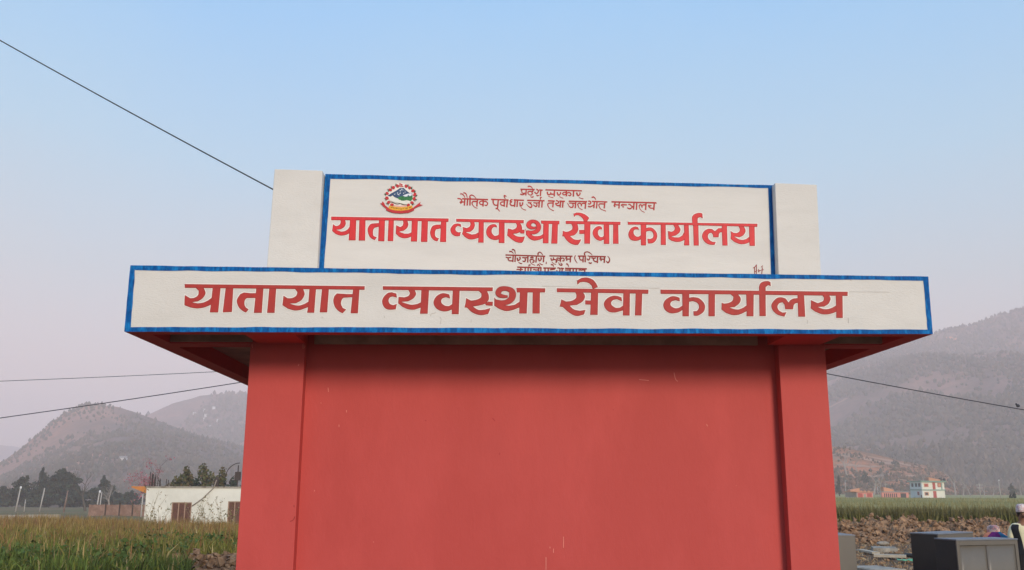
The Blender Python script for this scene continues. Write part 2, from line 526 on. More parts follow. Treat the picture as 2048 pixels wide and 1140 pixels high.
LO += trace(1400, 550, 5.3895, '''
=497,200 580,202 577,445 500,445 503,375
320,200|360,235 350,275 310,300 260,308|232,297|232,330 230,372|280,410 350,432 410,430 460,412 513,385|522,310|470,350 420,370 370,368|318,350|375,345 420,310 440,270 435,240|405,200
=637,200 708,202 710,443 640,443
638,215|635,130 650,90 690,68 735,65|760,75|763,120|735,110 708,130|708,215
=1050,205 1122,207 1135,450 1058,450
1065,248|1010,252 975,270 955,295|925,255 880,240 830,248 785,290 768,335 790,390 840,430 910,450|932,400|890,405 850,380 835,340 855,305 890,295|910,320 918,370|1003,370|1010,325 1030,305 1065,300
=1462,210 1537,212 1540,463 1468,463 1468,400
1310,205|1335,245 1325,280 1270,303|1195,270|1195,320 1192,360|1240,395 1310,422 1370,425 1420,415 1473,395|1471,325|1430,350 1380,367 1330,367|1270,345|1340,340 1385,310 1407,265 1405,240|1385,205
''')
def script():
    S = []
    S.append((910, 370, 17.067, '''35:85,460 150,468 190,478 220,510 235,560|230,580 310,580
65:180,565 222,625
42:250,470 1125,500|335,490 320,700|432,490 415,700|515,490 510,700|965,510 955,730|765,510 745,730
30:180,305 250,310 310,370,25 335,430,14|290,265 350,280 395,340,24 420,430,14
30:525,460,40 505,395,38 540,350,32 600,350,25 660,390,18 715,450,12
38:760,570 640,560 590,590 593,660,26 660,750,18 765,800,16
34:940,545 880,560 835,590 860,650 900,670 950,660|970,570 1040,560 1100,600 1110,650 1070,700 1010,680,28
42:1235,490 1825,515|1300,510 1305,610|1475,520 1455,780|1690,520 1680,740|1790,520 1765,760
34:1305,610 1340,670 1390,690 1450,690|1395,815,45 1430,800,40 1470,830,28 1525,900,16
34:1680,580 1600,580 1555,620 1580,680 1640,700 1690,680|1720,470,16 1690,420,25 1685,360,38 1755,390,20'''))
    S.append((1020, 365, 17.067, '''35:85,590,30 30,600,40 5,640 70,665|50,668 5,700 15,750 70,790 150,780
42:175,600 155,830|130,595 475,610|255,610 240,830|340,680 345,760 360,815|430,680 425,750 370,815,30
16:375,850 450,915 545,945,22
40:590,610 1175,625|1005,630 985,850|1100,630 1085,850|1480,640 1460,845|1300,625 1525,635|1730,640 1710,850|1810,640 1795,855|1690,635 1870,645
35:615,690 680,695 730,690|690,710 740,770 735,830,45 690,850,42 640,820,25 560,740,10
34:800,690 900,700 1000,690|900,700,25 920,780,38 880,820,40 790,760,20|1045,590,14 1035,540,30 1050,510,38 1085,520,20
36:1480,700 1340,705 1290,740 1310,830,22 1380,910,17 1495,970,20
35:1570,615 1640,640 1660,690 1600,720 1545,710|1560,740,25 1600,780,32 1660,790,40 1720,770
38:360,232 840,240|395,240 400,310|555,240 540,440|790,245 785,300|1055,255 1035,460|1000,255 1110,265
28:400,330 440,370 540,360|350,400,40 430,420,35 500,390
36:785,310 650,305 615,340 630,400,20 700,430,30 760,410,40|770,400 760,360 735,350|700,480,16 750,505,32 800,480,38|610,135,40 680,130 740,165,25 765,220,14
36:900,230,32 955,260 970,310 930,370|840,325,40 880,370 930,375|900,420,16 940,450 985,440,30
38:1215,252 2450,285|1270,320 1290,400 1330,420|1390,340 1385,390 1330,425|1400,395 1520,400|1520,280 1510,470|1610,335 1630,400 1665,440|1725,330 1720,390 1665,440
16:1310,470 1400,505 1480,518,24|1690,480 1750,515 1815,540,22'''))
    S.append((1120, 365, 17.067, '''44:222,290 222,470|465,290 455,475
34:215,345 150,335 90,370 110,410 160,420 210,390|240,370 300,340 360,370 375,420 330,450 285,430|565,345,44 590,410,46 620,460|680,345 680,400 625,460
16:650,510 720,545 795,555,24
40:300,640 920,655|540,650 520,875|880,660 860,890|1175,650 1155,870|1265,660 1245,880|1090,645 1610,665|1530,670 1510,880
34:320,700 440,710 530,710|430,710,25 450,780,38 430,840,44 370,850 310,800,20 255,700,10|605,760 620,720 680,710 720,740 735,810|735,740 790,710 870,715|610,760 640,850,20 700,900,15 765,935,14
36:965,640 1020,640 1050,690 1020,735 960,720|960,810 1020,830 1080,810 1140,780|1085,515,42 1140,495 1190,530,26 1220,590,14
36:1530,735 1370,730 1330,760 1340,820,22 1400,910,16 1565,978,20'''))
    S.append((1210, 365, 17.067, '''42:225,660 1740,695|345,680 335,740|488,690 475,885|990,690 975,920|1085,695 1070,930|1400,700 1385,935|1680,710 1665,945
36:345,760 480,765|310,780 345,835|330,740,46 310,800,46|560,800,28 575,755 660,760 745,765|600,790,20 630,850,44
32:800,755 850,750 900,800 960,830|760,855,20 810,890,40 870,890,38 950,830|1165,800 1190,760 1240,770 1270,850|1265,790 1320,760 1400,770|1165,790 1180,870,20 1250,970,15 1350,1020,14
34:1480,775 1540,800 1580,780|1480,780 1510,840 1560,875 1650,880|1740,695,30 1755,720,12'''))
    return S
def script_low():
    S = []
    S.append((1010, 495, 17.067, '''40:20,255 1370,300|280,290 265,490|355,290 340,490|785,300 775,510|1075,300 1055,510|1325,300 1310,500
34:30,330 110,350 210,335|110,350 110,400 150,450 250,455|150,135,44 220,140 270,180,18 290,210,12|240,75,44 300,75 340,130,24 350,220,14
40:420,350 430,420 450,455|505,320 515,390 450,455,30
16:460,505 520,540,26 580,550,26|1175,530 1230,575,26 1290,590,24|1600,490 1660,550 1740,580,18
36:590,345 700,350 790,345|680,360,25 700,430,40 660,480,44 600,455,25|860,350 980,355|850,420 920,410 985,440 980,500 930,500,25
30:920,300 925,350|850,430,34 880,520,20 950,580,15 1025,605,14|1130,260 1130,200,38 1180,160 1240,190,24 1290,260,14|1410,490,16 1405,560
38:1140,360 1155,430 1190,460|1230,340 1235,400 1190,460,30|1520,285 2300,300|1900,310 1890,485
36:1565,360 1590,440|1650,340 1650,400 1590,450|1640,420 1700,410 1760,450 1760,500 1720,490,24
32:1880,380 1800,360 1770,380 1800,430 1880,430|1910,380 1980,360 2020,410 2000,460 1960,450|1830,510,12 1860,580,26 1920,610,38 1950,580 1900,530,20
40:420,670 1250,695|540,680 535,830|690,690 690,830|790,690 790,830|885,690 880,830|1150,690 1145,830|1230,690 1220,830
32:400,760 440,745 520,760|560,740 610,760|820,660,16 820,600 870,600|960,760 1010,750 1060,780|1070,770 1140,760|1100,620 1140,575 1190,640,18 1210,690,12
38:1310,700 1735,705|1370,700 1365,830|1480,700 1475,830|1540,760 1660,745|1690,700 1680,760|1900,705 2010,720|1955,710 1945,830
32:1570,580,40 1630,595 1660,650,16|1790,700 1850,700 1880,760 1850,830|1760,780 1800,830'''))
    S.append((1110, 495, 17.067, '''40:785,295 1060,295|835,300 840,390|965,300 955,505|1035,300 1030,500|530,300 520,505|1210,300 1730,315|1455,310 1445,530|1695,320 1680,520
36:400,310 390,380|350,360 410,370|390,399 405,450|400,395 520,395|845,400 890,430 950,420
26:700,275 670,340 690,430 760,535,12|1795,295,14 1855,370 1860,450,40 1810,520,44 1745,460,16
30:1010,260,36 1010,190,40 1070,150 1160,165 1270,250,12|1115,290 1180,300 1190,360 1150,420|1090,380 1130,430 1180,410|1150,510,20 1200,540,44 1255,520
36:1245,350 1320,370 1390,355|1310,370 1320,430 1370,480 1440,475|1560,320 1550,390|1520,380 1560,400,44 1575,460|1560,395 1680,400
40:345,710 1085,730|520,720 515,830|625,720 620,830|730,720 725,830|1020,730 1015,830
34:350,770 500,770|810,785 860,765 900,790|910,770 1000,770|385,560,44 430,575 470,660,14'''))
    S.append((1500, 520, 28.5, '''32:180,460 270,400 370,270|260,400 265,780|365,280 360,780|490,530 490,700|490,690 540,610 610,600|640,410 720,330|705,430 665,780
24:280,660 350,660|350,610 415,605|640,575 780,555'''))
    return S

office = empty('office_building', W(BW/2, 0.7, 0))
tag(office, 'red flat-roofed office building with blue-bordered white signboards in front', 'building')
# --- canopy: slab with a deep fascia on all sides, coffered underneath
TL, TR = loc(on(261, 531, 0)), loc(on(1856, 553, 0))
BL, BR = loc(on(249, 663, 0)), loc(on(1865, 668, 0))
def zb(lx): return BL[1] + (BR[1]-BL[1])*(lx-BL[0])/(BR[0]-BL[0])
def zt(lx): return TL[1] + (TR[1]-TL[1])*(lx-TL[0])/(TR[0]-TL[0])
CD = 5.2                                # canopy depth
can = MB()
def P(lx, ly, z): return W(lx, ly, z)
T = 0.12
# front fascia
can.hexa([P(BL[0],0,BL[1]), P(BR[0],0,BR[1]), P(BR[0],T,BR[1]), P(BL[0],T,BL[1]),
          P(TL[0],0,TL[1]), P(TR[0],0,TR[1]), P(TR[0],T,TR[1]), P(TL[0],T,TL[1])])
for x0, x1 in ((BL[0], BL[0]+T), (BR[0]-T, BR[0])):          # side fascias
    can.hexa([P(x0,T,zb(x0)), P(x1,T,zb(x1)), P(x1,CD,zb(x1)), P(x0,CD,zb(x0)),
              P(x0,T,zt(x0)-.02), P(x1,T,zt(x1)-.02), P(x1,CD,zt(x1)-.02), P(x0,CD,zt(x0)-.02)])
xa, xb = BL[0]+T, BR[0]-T
can.hexa([P(xa,CD-T,zb(xa)), P(xb,CD-T,zb(xb)), P(xb,CD,zb(xb)), P(xa,CD,zb(xa)),
          P(xa,CD-T,zt(xa)-.03), P(xb,CD-T,zt(xb)-.03), P(xb,CD,zt(xb)-.03), P(xa,CD,zt(xa)-.03)])
canopy = can.build('canopy', M['plaster'], office)
REC = 0.17                              # depth of the coffers
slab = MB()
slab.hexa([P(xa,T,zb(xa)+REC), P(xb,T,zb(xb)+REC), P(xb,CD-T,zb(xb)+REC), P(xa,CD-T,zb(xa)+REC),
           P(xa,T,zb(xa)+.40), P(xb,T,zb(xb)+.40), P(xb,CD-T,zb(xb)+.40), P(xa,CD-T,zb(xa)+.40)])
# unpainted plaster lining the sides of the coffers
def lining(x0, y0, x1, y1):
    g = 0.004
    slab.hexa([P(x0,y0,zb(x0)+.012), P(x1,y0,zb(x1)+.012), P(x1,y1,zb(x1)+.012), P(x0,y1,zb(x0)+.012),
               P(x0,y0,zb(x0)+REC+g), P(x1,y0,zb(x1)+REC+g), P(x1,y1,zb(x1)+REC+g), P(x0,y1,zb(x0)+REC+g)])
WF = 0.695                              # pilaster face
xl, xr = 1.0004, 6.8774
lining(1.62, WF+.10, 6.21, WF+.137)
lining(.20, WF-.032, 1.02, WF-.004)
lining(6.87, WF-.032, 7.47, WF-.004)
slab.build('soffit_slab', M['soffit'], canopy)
bm_ = MB()
def beam(x0, y0, x1, y1, d=0.0):
    bm_.hexa([P(x0,y0,zb(x0)-.003+d), P(x1,y0,zb(x1)-.003+d), P(x1,y1,zb(x1)-.003+d), P(x0,y1,zb(x0)-.003+d),
              P(x0,y0,zb(x0)+REC-.002), P(x1,y0,zb(x1)+REC-.002), P(x1,y1,zb(x1)+REC-.002), P(x0,y1,zb(x0)+REC-.002)])
beam(BL[0]+.004, .004, BR[0]-.004, .145)                # under the front fascia
beam(BL[0]+.004, .145, BL[0]+.20, CD-.01)
beam(BR[0]-.20, .145, BR[0]-.004, CD-.01)
beam(BL[0]+.20, WF, xl-.004, WF+.25)                     # along the wall line
beam(xr+.004, WF, BR[0]-.20, WF+.25)
beam(1.08, .145, 1.55, WF-.002)                          # carried out over the pilasters
beam(6.28, .145, 6.82, WF-.002)
bm_.build('soffit_beam', M['red_beam'], canopy)

def strip(pairs, ly):
    """painted band between two wavering brush edges; pairs of picture points"""
    return [[pairs[i][0], pairs[i+1][0], pairs[i+1][1], pairs[i][1]] for i in range(len(pairs)-1)]
def lerp(a, b, t): return (a[0]+(b[0]-a[0])*t, a[1]+(b[1]-a[1])*t)
rnd = random.Random(5)
def wav(n, amp):
    v = [rnd.uniform(-amp, amp) for _ in range(n)]
    return [(v[max(i-1, 0)]+2*v[i]+v[min(i+1, n-1)])/4*1.5 for i in range(n)]
def band(o0, o1, i0, i1, n, axis, amp=0.9, oamp=0.0):
    w = wav(n+1, amp); w2 = wav(n+1, oamp)
    r = []
    for k in range(n+1):
        a = lerp(o0, o1, k/n); b = lerp(i0, i1, k/n)
        if axis == 'h': b = (b[0], b[1]+w[k]); a = (a[0], a[1]+w2[k])
        else: b = (b[0]+w[k], b[1]); a = (a[0]+w2[k], a[1])
        r.append((a, b))
    return r
EPS = 0.003
pp = []
pp += strip(band((260.6, 530.7), (1856.4, 552.8), (271, 539.8), (1847, 561), 90, 'h', .9, .4), 0)
pp += strip(band((248.7, 663.3), (1865.4, 668.3), (262, 653.5), (1855, 659.3), 90, 'h', 0.9, .4), 0)
pp += strip(band((260.4, 531), (248.4, 663.3), (270.5, 538), (261.5, 655), 16, 'v', .7, .35), 0)
pp += strip(band((1856.5, 553), (1865.6, 668.3), (1847, 560), (1855.3, 660.5), 16, 'v', .6, .3), 0)
paint('border', pp, -EPS, M['blue'], canopy)

def lettering(name, polys, loops, ly, dark, bright, parent, halo, inset):
    V = MB()
    mb_h, mb_d, mb_b = MB(), MB(), MB()
    edge_runs(polys, halo, ly, mb_h)
    paint('', polys+brush(*loops), ly-.004, None, None, mb_d)
    if inset: paint('', [offset(p, -inset) for p in polys]+brush(*loops, -inset), ly-.0055, None, None, mb_b)
    vs, fs, mi = [], [], []
    for k, b in enumerate((mb_h, mb_d, mb_b)):
        n = len(vs); vs += b.v; fs += [tuple(i+n for i in f) for f in b.f]; mi += [k]*len(b.f)
    return mk(name, vs, fs, [M['halo'], dark, bright], parent, mi=mi)
lettering('lettering', LO, LO_B, 0, M['letter_maroon'], M['letter_brick'], canopy, 1.5, .8)
# hairline cracks in the fascia plaster
ck = brush(740, 550, 5.3895, '5:150,438 156,450 154,464|655,445 657,422 712,402|752,450 766,474 756,532|1092,480 1088,512')
ck += brush(1400, 550, 5.3895, '6:1160,486 1157,524|1597,458 1601,520|1620,45 1632,66')
ck += brush(1080, 550, 5.3895, '3:20,120 700,138 1290,140')
ck += brush(1400, 550, 5.3895, '3:1610,180 2045,184')
ck += brush(360, 550, 5.3895, '5:715,300 720,325 712,345|1525,452 1545,456')
paint('crack', ck, -.0022, M['crack'], canopy)

# --- parapet sign between two posts
PLY, PFY = 0.735, 0.625
def ext(a, b, k): return (a[0]+(b[0]-a[0])*k, a[1]+(b[1]-a[1])*k)
pn = MB()
ptl, ptr = (651, 348), (1546.5, 370.6)
pbl, pbr = ext(ptl, (638, 534), 1.35), ext(ptr, (1551.5, 546), 1.35)
def quadslab(mb, c, ly, d):
    q = [on(u, v, ly) for u, v in c]          # bl br tr tl
    b = [p + NB*d for p in q]
    mb.hexa([q[0], q[1], b[1], b[0], q[3], q[2], b[2], b[3]])
quadslab(pn, (pbl, pbr, ptr, ptl), PLY, .14)
sign = pn.build('sign_panel', M['plaster_smooth'], office)
for c in (((549, 338), (645, 341), (634.5, 533), (534, 529)), ((1550, 365.8), (1633.7, 369.2), (1642, 545), (1557, 544))):
    q = MB()
    quadslab(q, (ext(c[0], c[3], 1.35), ext(c[1], c[2], 1.35), c[1], c[0]), PFY, .27)
    q.build('parapet_post', M['plaster'], office, bevel=0.006)
pp = []
pp += strip(band(ptl, ptr, (661, 357.3), (1537, 376), 50, 'h', .8, .35), 0)
pp += strip(band((650.6, 348), ext(ptl, (638, 534), 1.2), (661, 356), ext((661, 356), (648.5, 534), 1.2), 14, 'v', .5), 0)
pp += strip(band((1546.8, 370.5), ext(ptr, (1551.8, 546), 1.2), (1536.5, 375), ext((1536.5, 375), (1541.5, 545), 1.2), 14, 'v', .5), 0)
paint('border', pp, PLY-EPS, M['blue'], sign)
lettering('lettering', UP, UP_B, PLY, M['letter_dark'], M['letter_red'], sign, 1.5, .8)
def scripts(name, f, m): paint_runs(name, f(), .22, PLY, m, sign)
scripts('lettering', script, M['script_red'])
scripts('lettering', script_low, M['script_maroon'])

# national emblem, painted in layers
EO = (740, 355, 14.25)
LAY = []
def lay(mname, polys, d):
    b = MB(); paint('', polys, PLY-d, None, None, b); LAY.append((mname, b))
def disc(x, y, rx, ry, n=10, rot=0):
    return [(EO[0]+(x+rx*math.cos(a)*math.cos(rot)-ry*math.sin(a)*math.sin(rot))/EO[2], EO[1]+(y+rx*math.cos(a)*math.sin(rot)+ry*math.sin(a)*math.cos(rot))/EO[2]) for a in (2*math.pi*k/n for k in range(n))]
lay('halo', [disc(860, 560, 400, 400, 24)], .0015)
lay('e_blue', trace(*EO, '=500,522 600,452 740,378 868,292 960,298 1062,392 1125,440 1200,438 1218,545 1000,590 800,600 700,560 640,508 590,545'), .003)
lay('e_snow', trace(*EO, '''=870,325 930,320 900,350
=915,345 950,340 945,370
=830,375 900,365 870,395
=760,440 800,420 790,455
=830,450 890,425 860,465
=940,430 975,445 950,465
=985,425 1015,420 1000,440
=770,470 800,462 850,500 825,505
=680,480 730,455 710,490
=930,515 1060,465 1190,445 1190,500 1140,545 1090,490 1060,540 1000,545
=990,370 1015,395 995,400'''), .004)
lay('e_green', trace(*EO, '780,575|900,530 1050,548 1205,510|1218,600 1175,665|1140,665 1050,640|950,660 880,660 820,625'), .005)
lay('e_map', trace(*EO, '=540,590 590,545 650,530 700,570 800,600 815,630 870,640 890,658 1000,668 1110,655 1125,680 1120,765 990,770 890,740 870,732 720,705 560,655'), .006)
lay('e_dark', brush(*EO, '20:560,690 640,705 760,750 870,740|880,745 990,775 1130,770'), .007)
FL = [(785,240),(668,285),(575,350),(485,450),(490,585),(530,705),(625,775),(1028,245),(1130,290),(1225,375),(1272,482),(1258,600),(1195,715),(1100,785)]
LP = []
for x, y in FL:
    a = math.atan2(y-560, x-860)
    for da in (-.45, 0, .45):
        b = a+da+rnd.uniform(-.1, .1) + (0.9 if y < 500 else .6)*(1 if x > 860 else -1)
        LP += stroke([(EO[0]+x/14.25, EO[1]+y/14.25, 2.2), (EO[0]+(x+85*math.cos(b))/14.25, EO[1]+(y+85*math.sin(b))/14.25, .8)])
lay('e_leaf', LP, .0048)
lay('e_red', [disc(x+rnd.uniform(-6, 6), y, rnd.uniform(46, 58), rnd.uniform(38, 48), 9, rnd.uniform(0, 3)) for x, y in FL], .0075)
lay('e_pink', trace(*EO, '665,775|760,790 870,800 1030,785|1040,830 870,850 690,830'), .008)
lay('e_yellow', trace(*EO, '560,800|700,830 860,845 1050,830 1195,790|1222,862|1100,920 870,945 650,925 515,870'), .009)
lay('e_dark', brush(*EO, '16:590,845 640,860|670,855 690,885|730,870 790,880|820,880 830,905|860,900 920,895|950,880 960,900|1010,885 1080,870|1110,860 1170,840'), .0098)
lay('e_red', trace(*EO, '''=285,728 345,735 350,678 400,720 432,790 520,862 500,900 440,870 370,810 335,775
460,880|520,870 640,925 870,945 1100,922 1225,862|1268,880|1255,935|1100,1005 870,1022 640,1000 460,935
=1235,850 1330,780 1445,690 1420,762 1512,785 1370,830 1268,885'''), .0095)
lay('e_red', trace(*EO, '=838,150 945,205 905,215 962,265 838,265'), .0045)
lay('e_map', [disc(880, 238, 14, 14, 8), disc(868, 195, 9, 9, 8)], .0055)
vs, fs, mi, ms = [], [], [], []
for k, (mn, b) in enumerate(LAY):
    n = len(vs); vs += b.v; fs += [tuple(i+n for i in f) for f in b.f]
    if M[mn] not in ms: ms.append(M[mn])
    mi += [ms.index(M[mn])]*len(b.f)
mk('emblem', vs, fs, ms, sign, mi=mi)

# --- walls under the canopy
wl_ = MB()
BACK = 4.6
PR = 0.14
def wallbox(mb, x0, y0, x1, y1, z0=-.4):
    mb.hexa([P(x0,y0,z0), P(x1,y0,z0), P(x1,y1,z0), P(x0,y1,z0), P(x0,y0,zb(x0)+REC-.01), P(x1,y0,zb(x1)+REC-.01), P(x1,y1,zb(x1)+REC-.01), P(x0,y1,zb(x0)+REC-.01)])
PXL, PXR = loc(on(612, 690, WF))[0], loc(on(1557, 690, WF))[0]
PXL2, PXR2 = loc(on(584, 1140, WF))[0], loc(on(1582, 1140, WF))[0]
PXL, PXR = (PXL+PXL2)/2, (PXR+PXR2)/2
wallbox(wl_, PXL-.05, WF+PR, PXR+.05, WF+PR+.2)
wallbox(wl_, xl+.012, WF+.24, xl+.23, BACK)
wallbox(wl_, xr-.23, WF+.24, xr-.012, BACK)
wallbox(wl_, xl+.23, BACK-.23, xr-.23, BACK-.005)
wall = wl_.build('wall', M['red_wall'], office)
for x0, x1 in ((xl, PXL), (PXR, xr)):
    q = MB(); wallbox(q, x0, WF, x1, WF+.3); q.build('pilaster', M['red_wall'], office, bevel=0.004)
# knocked spots and drips in the red paint
def spots(name, txt, ly, parent, m): paint(name, brush(0, 0, 1, txt, -.25), ly, m, parent)
spots('paint_chip', '1.8:656,775 657,784|1278,759 1298,761|1348,745 1351,758 1356,763|693,820 693,825|678,849 678,854|1413,848 1415,853|1472,971 1473,972|1127,1073 1127,1096|1107,1097 1107,1106|1092,1114 1092,1140|1100,1093 1100,1097|629,980 629,983|642,805 642,807|747,1083 747,1085', WF+PR-.002, wall, M['chip'])
spots('paint_chip', '1.8:1226,819 1228,820|1270,854 1271,855|850,840 853,842|985,836 990,842|1000,905 998,910', WF+PR-.002, wall, M['letter_dark'])
spots('paint_chip', '1.6:606,688 606,698|610,690 609,697|598,728 596,732|504,688 505,696', WF-.002, office, M['chip'])
spots('paint_chip', '2.2:590,1033 586,1040 580,1043|588,1010 588,1014', WF-.002, office, M['letter_maroon'])
# ------------------------------------------------------------------ ground
def sm(a, b, x):
    t = min(1, max(0, (x-a)/(b-a))); return t*t*(3-2*t)
def H(x, y):
    lf = -.5*sm(22, 44, y) - .5*sm(44, 60, y) - 1.6*sm(62, 180, y) - 2.5*sm(180, 300, y)
    rt = -1.2*sm(70, 330, y) + .75*sm(360, 680, y)
    w = sm(-6, 8, x) if y < 400 else sm(-60, 60, x)
    return lf*(1-w) + rt*w
M['ground'] = mat('dry_soil', (0.100, 0.060, 0.036), 0.25, 1.2, 0.95, 0.8, 6, second=(0.135, 0.088, 0.052), sscale=.5, smix=.5)
def axis(lim, n, k):
    return [lim*math.sinh(k*(2*i/n-1))/math.sinh(k) for i in range(n+1)]
gx, gy = axis(9000, 150, 6.5), axis(9000, 170, 6.5)
gv, gf = [], []
for y in gy:
    for x in gx:
        z = H(x, y)
        if 10 < y < 60 and abs(x) < 40: z += .05*noise.noise(Vector((x*.8, y*.8, 0)))
        gv.append((x, y, z))
n = len(gx)
for j in range(len(gy)-1):
    for i in range(n-1):
        a = j*n+i; gf.append((a, a+1, a+n+1, a+n))
tag(mk('ground', gv, gf, M['ground'], smooth=True), kind='structure')

# ------------------------------------------------------------------ hills
def hill_mat(name, a, b, c, s):
    m = bpy.data.materials.new(name); m.use_nodes = True
    nt = m.node_tree; N, L = nt.nodes, nt.links; p = N['Principled BSDF']; p.inputs['Roughness'].default_value = .95
    p.inputs['Specular IOR Level'].default_value = .05
    tc = N.new('ShaderNodeTexCoord')
    n1 = N.new('ShaderNodeTexNoise'); n1.inputs['Scale'].default_value = s; n1.inputs['Detail'].default_value = 10; n1.inputs['Roughness'].default_value = .6
    n2 = N.new('ShaderNodeTexNoise'); n2.inputs['Scale'].default_value = s*9; n2.inputs['Detail'].default_value = 8; n2.inputs['Roughness'].default_value = .7
    L.new(tc.outputs['Object'], n1.inputs['Vector']); L.new(tc.outputs['Object'], n2.inputs['Vector'])
    r1 = _ramp(nt, [(.38, a), (.62, b)]); L.new(n1.outputs['Fac'], r1.inputs['Fac'])
    r2 = _ramp(nt, [(.42, (0, 0, 0)), (.62, (1, 1, 1))]); L.new(n2.outputs['Fac'], r2.inputs['Fac'])
    mx = N.new('ShaderNodeMix'); mx.data_type = 'RGBA'
    ml = N.new('ShaderNodeMath'); ml.operation = 'MULTIPLY'; ml.inputs[1].default_value = .55
    L.new(r2.outputs['Color'], ml.inputs[0]); L.new(ml.outputs[0], mx.inputs['Factor'])
    L.new(r1.outputs['Color'], mx.inputs['A']); mx.inputs['B'].default_value = (*c, 1)
    L.new(mx.outputs['Result'], p.inputs['Base Color'])
    return m
class Hill:
    """a ridge with its near slope, far slope and gullies; (u, v) points give the skyline"""
    def __init__(s, name, sil, D, Lf, Lb, base, seed, m, gully=.10, curve=1.25, nu=210, nv=110):
        s.sil, s.D, s.Lf, s.Lb, s.base, s.seed, s.gully, s.curve = sil, D, Lf, Lb, base, seed, gully, curve
        xs = [at_y(u, v, D) for u, v in sil]
        s.rx = [p.x for p in xs]; s.rz = [p.z for p in xs]
        x0, x1 = s.rx[0], s.rx[-1]
        v, f = [], []
        for i in range(nu+1):
            x = x0+(x1-x0)*i/nu
            for j in range(nv+1):
                t = j/nv*1.6           # 0..1 near slope, 1..1.6 far slope
                y = D-Lf*(1-t) if t <= 1 else D+Lb*(t-1)/.6
                v.append((x, y, s.h(x, y)))
        k = nv+1; s.grid = (x0, (x1-x0)/nu, nu, nv, v)
        for i in range(nu):
            for j in range(nv):
                a = i*k+j; f.append((a, a+k, a+k+1, a+1))
        s.o = tag(mk(name, v, f, m, smooth=True), kind='structure')
    def ridge(s, x):
        r = s.rx
        if x <= r[0]: return s.rz[0]
        if x >= r[-1]: return s.rz[-1]
        for i in range(len(r)-1):
            if x <= r[i+1]:
                t = (x-r[i])/(r[i+1]-r[i]); return s.rz[i]*(1-t)+s.rz[i+1]*t
    def hg(s, x, y):
        """height of the built mesh"""
        x0, dx, nu, nv, v = s.grid; k = nv+1
        i = min(nu-1, max(0, int((x-x0)/dx))); fx = min(1, max(0, (x-x0)/dx-i))
        t = (y-(s.D-s.Lf))/s.Lf
        if t > 1: t = 1+(y-s.D)/s.Lb*.6
        q = t/1.6*nv; j = min(nv-1, max(0, int(q))); fy = min(1, max(0, q-j))
        a = i*k+j
        return (v[a][2]*(1-fx)+v[a+k][2]*fx)*(1-fy)+(v[a+1][2]*(1-fx)+v[a+k+1][2]*fx)*fy
    def h(s, x, y):
        wob = s.Lf*.10*noise.noise(Vector((x/s.Lf*2.2+s.seed, 0, s.seed)))
        yy = y
        t = (yy-(s.D-s.Lf))/s.Lf
        hr = s.ridge(x*s.D/y if y < s.D else x)-s.base     # spurs run down towards the valley floor
        if t <= 1:
            t = max(0, t); pr = t**s.curve*(1-.0)
            env = 4*t*(1-t)
        else:
            q = min(1, (y-s.D)/s.Lb); pr = 1-q*q*(3-2*q); env = q*(1-q)*2
        g = noise.fractal(Vector((x/s.Lf*5+wob/s.Lf, y/s.Lf*1.6, s.seed)), 1.0, 2.1, 5)
        g2 = noise.ridged_multi_fractal(Vector((x/s.Lf*3.1, y/s.Lf*1.1, s.seed+9)), 1.0, 2.0, 4, 1.0, 2.0)
        return s.base + hr*pr + hr*env*s.gully*(g*1.1 + (g2-1.2)*.6) + hr*.008*noise.noise(Vector((x*.05, y*.05, s.seed)))
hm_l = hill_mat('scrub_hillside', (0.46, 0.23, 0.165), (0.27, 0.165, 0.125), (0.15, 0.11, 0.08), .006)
hm_r = hill_mat('wooded_mountainside', (0.38, 0.20, 0.16), (0.17, 0.115, 0.095), (0.06, 0.052, 0.04), .005)
hm_s = hill_mat('red_scrub_spur', (0.52, 0.20, 0.11), (0.27, 0.135, 0.085), (0.06, 0.06, 0.035), .02)
far_m = hill_mat('distant_ridge', (0.10, 0.10, 0.11), (0.09, 0.09, 0.10), (0.08, 0.08, 0.09), .003)
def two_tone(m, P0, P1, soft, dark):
    """turns the hill colour dark grey-green beyond the line P0-P1 on the ground"""
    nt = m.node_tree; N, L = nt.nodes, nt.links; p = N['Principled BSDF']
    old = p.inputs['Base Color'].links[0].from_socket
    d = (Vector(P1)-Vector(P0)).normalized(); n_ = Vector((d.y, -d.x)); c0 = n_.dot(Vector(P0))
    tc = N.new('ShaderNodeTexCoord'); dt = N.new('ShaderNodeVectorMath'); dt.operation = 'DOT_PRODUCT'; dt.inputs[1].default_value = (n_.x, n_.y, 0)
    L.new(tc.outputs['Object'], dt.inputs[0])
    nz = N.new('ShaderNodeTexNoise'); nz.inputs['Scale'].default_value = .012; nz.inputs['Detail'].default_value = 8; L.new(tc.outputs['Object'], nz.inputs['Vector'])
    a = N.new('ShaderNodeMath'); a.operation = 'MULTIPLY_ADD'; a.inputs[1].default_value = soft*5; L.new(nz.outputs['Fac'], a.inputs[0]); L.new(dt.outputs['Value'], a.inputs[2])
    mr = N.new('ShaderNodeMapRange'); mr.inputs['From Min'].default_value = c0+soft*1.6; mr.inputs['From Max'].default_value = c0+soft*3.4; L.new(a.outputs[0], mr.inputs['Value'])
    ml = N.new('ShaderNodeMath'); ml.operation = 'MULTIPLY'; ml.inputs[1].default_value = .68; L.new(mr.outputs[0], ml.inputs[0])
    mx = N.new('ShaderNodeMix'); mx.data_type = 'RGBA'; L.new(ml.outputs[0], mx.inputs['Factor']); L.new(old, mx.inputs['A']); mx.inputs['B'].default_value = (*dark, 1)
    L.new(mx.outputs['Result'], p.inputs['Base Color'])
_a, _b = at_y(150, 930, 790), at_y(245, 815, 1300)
two_tone(hm_l, (_a.x, _a.y), (_b.x, _b.y), 26, (0.055, 0.062, 0.060))
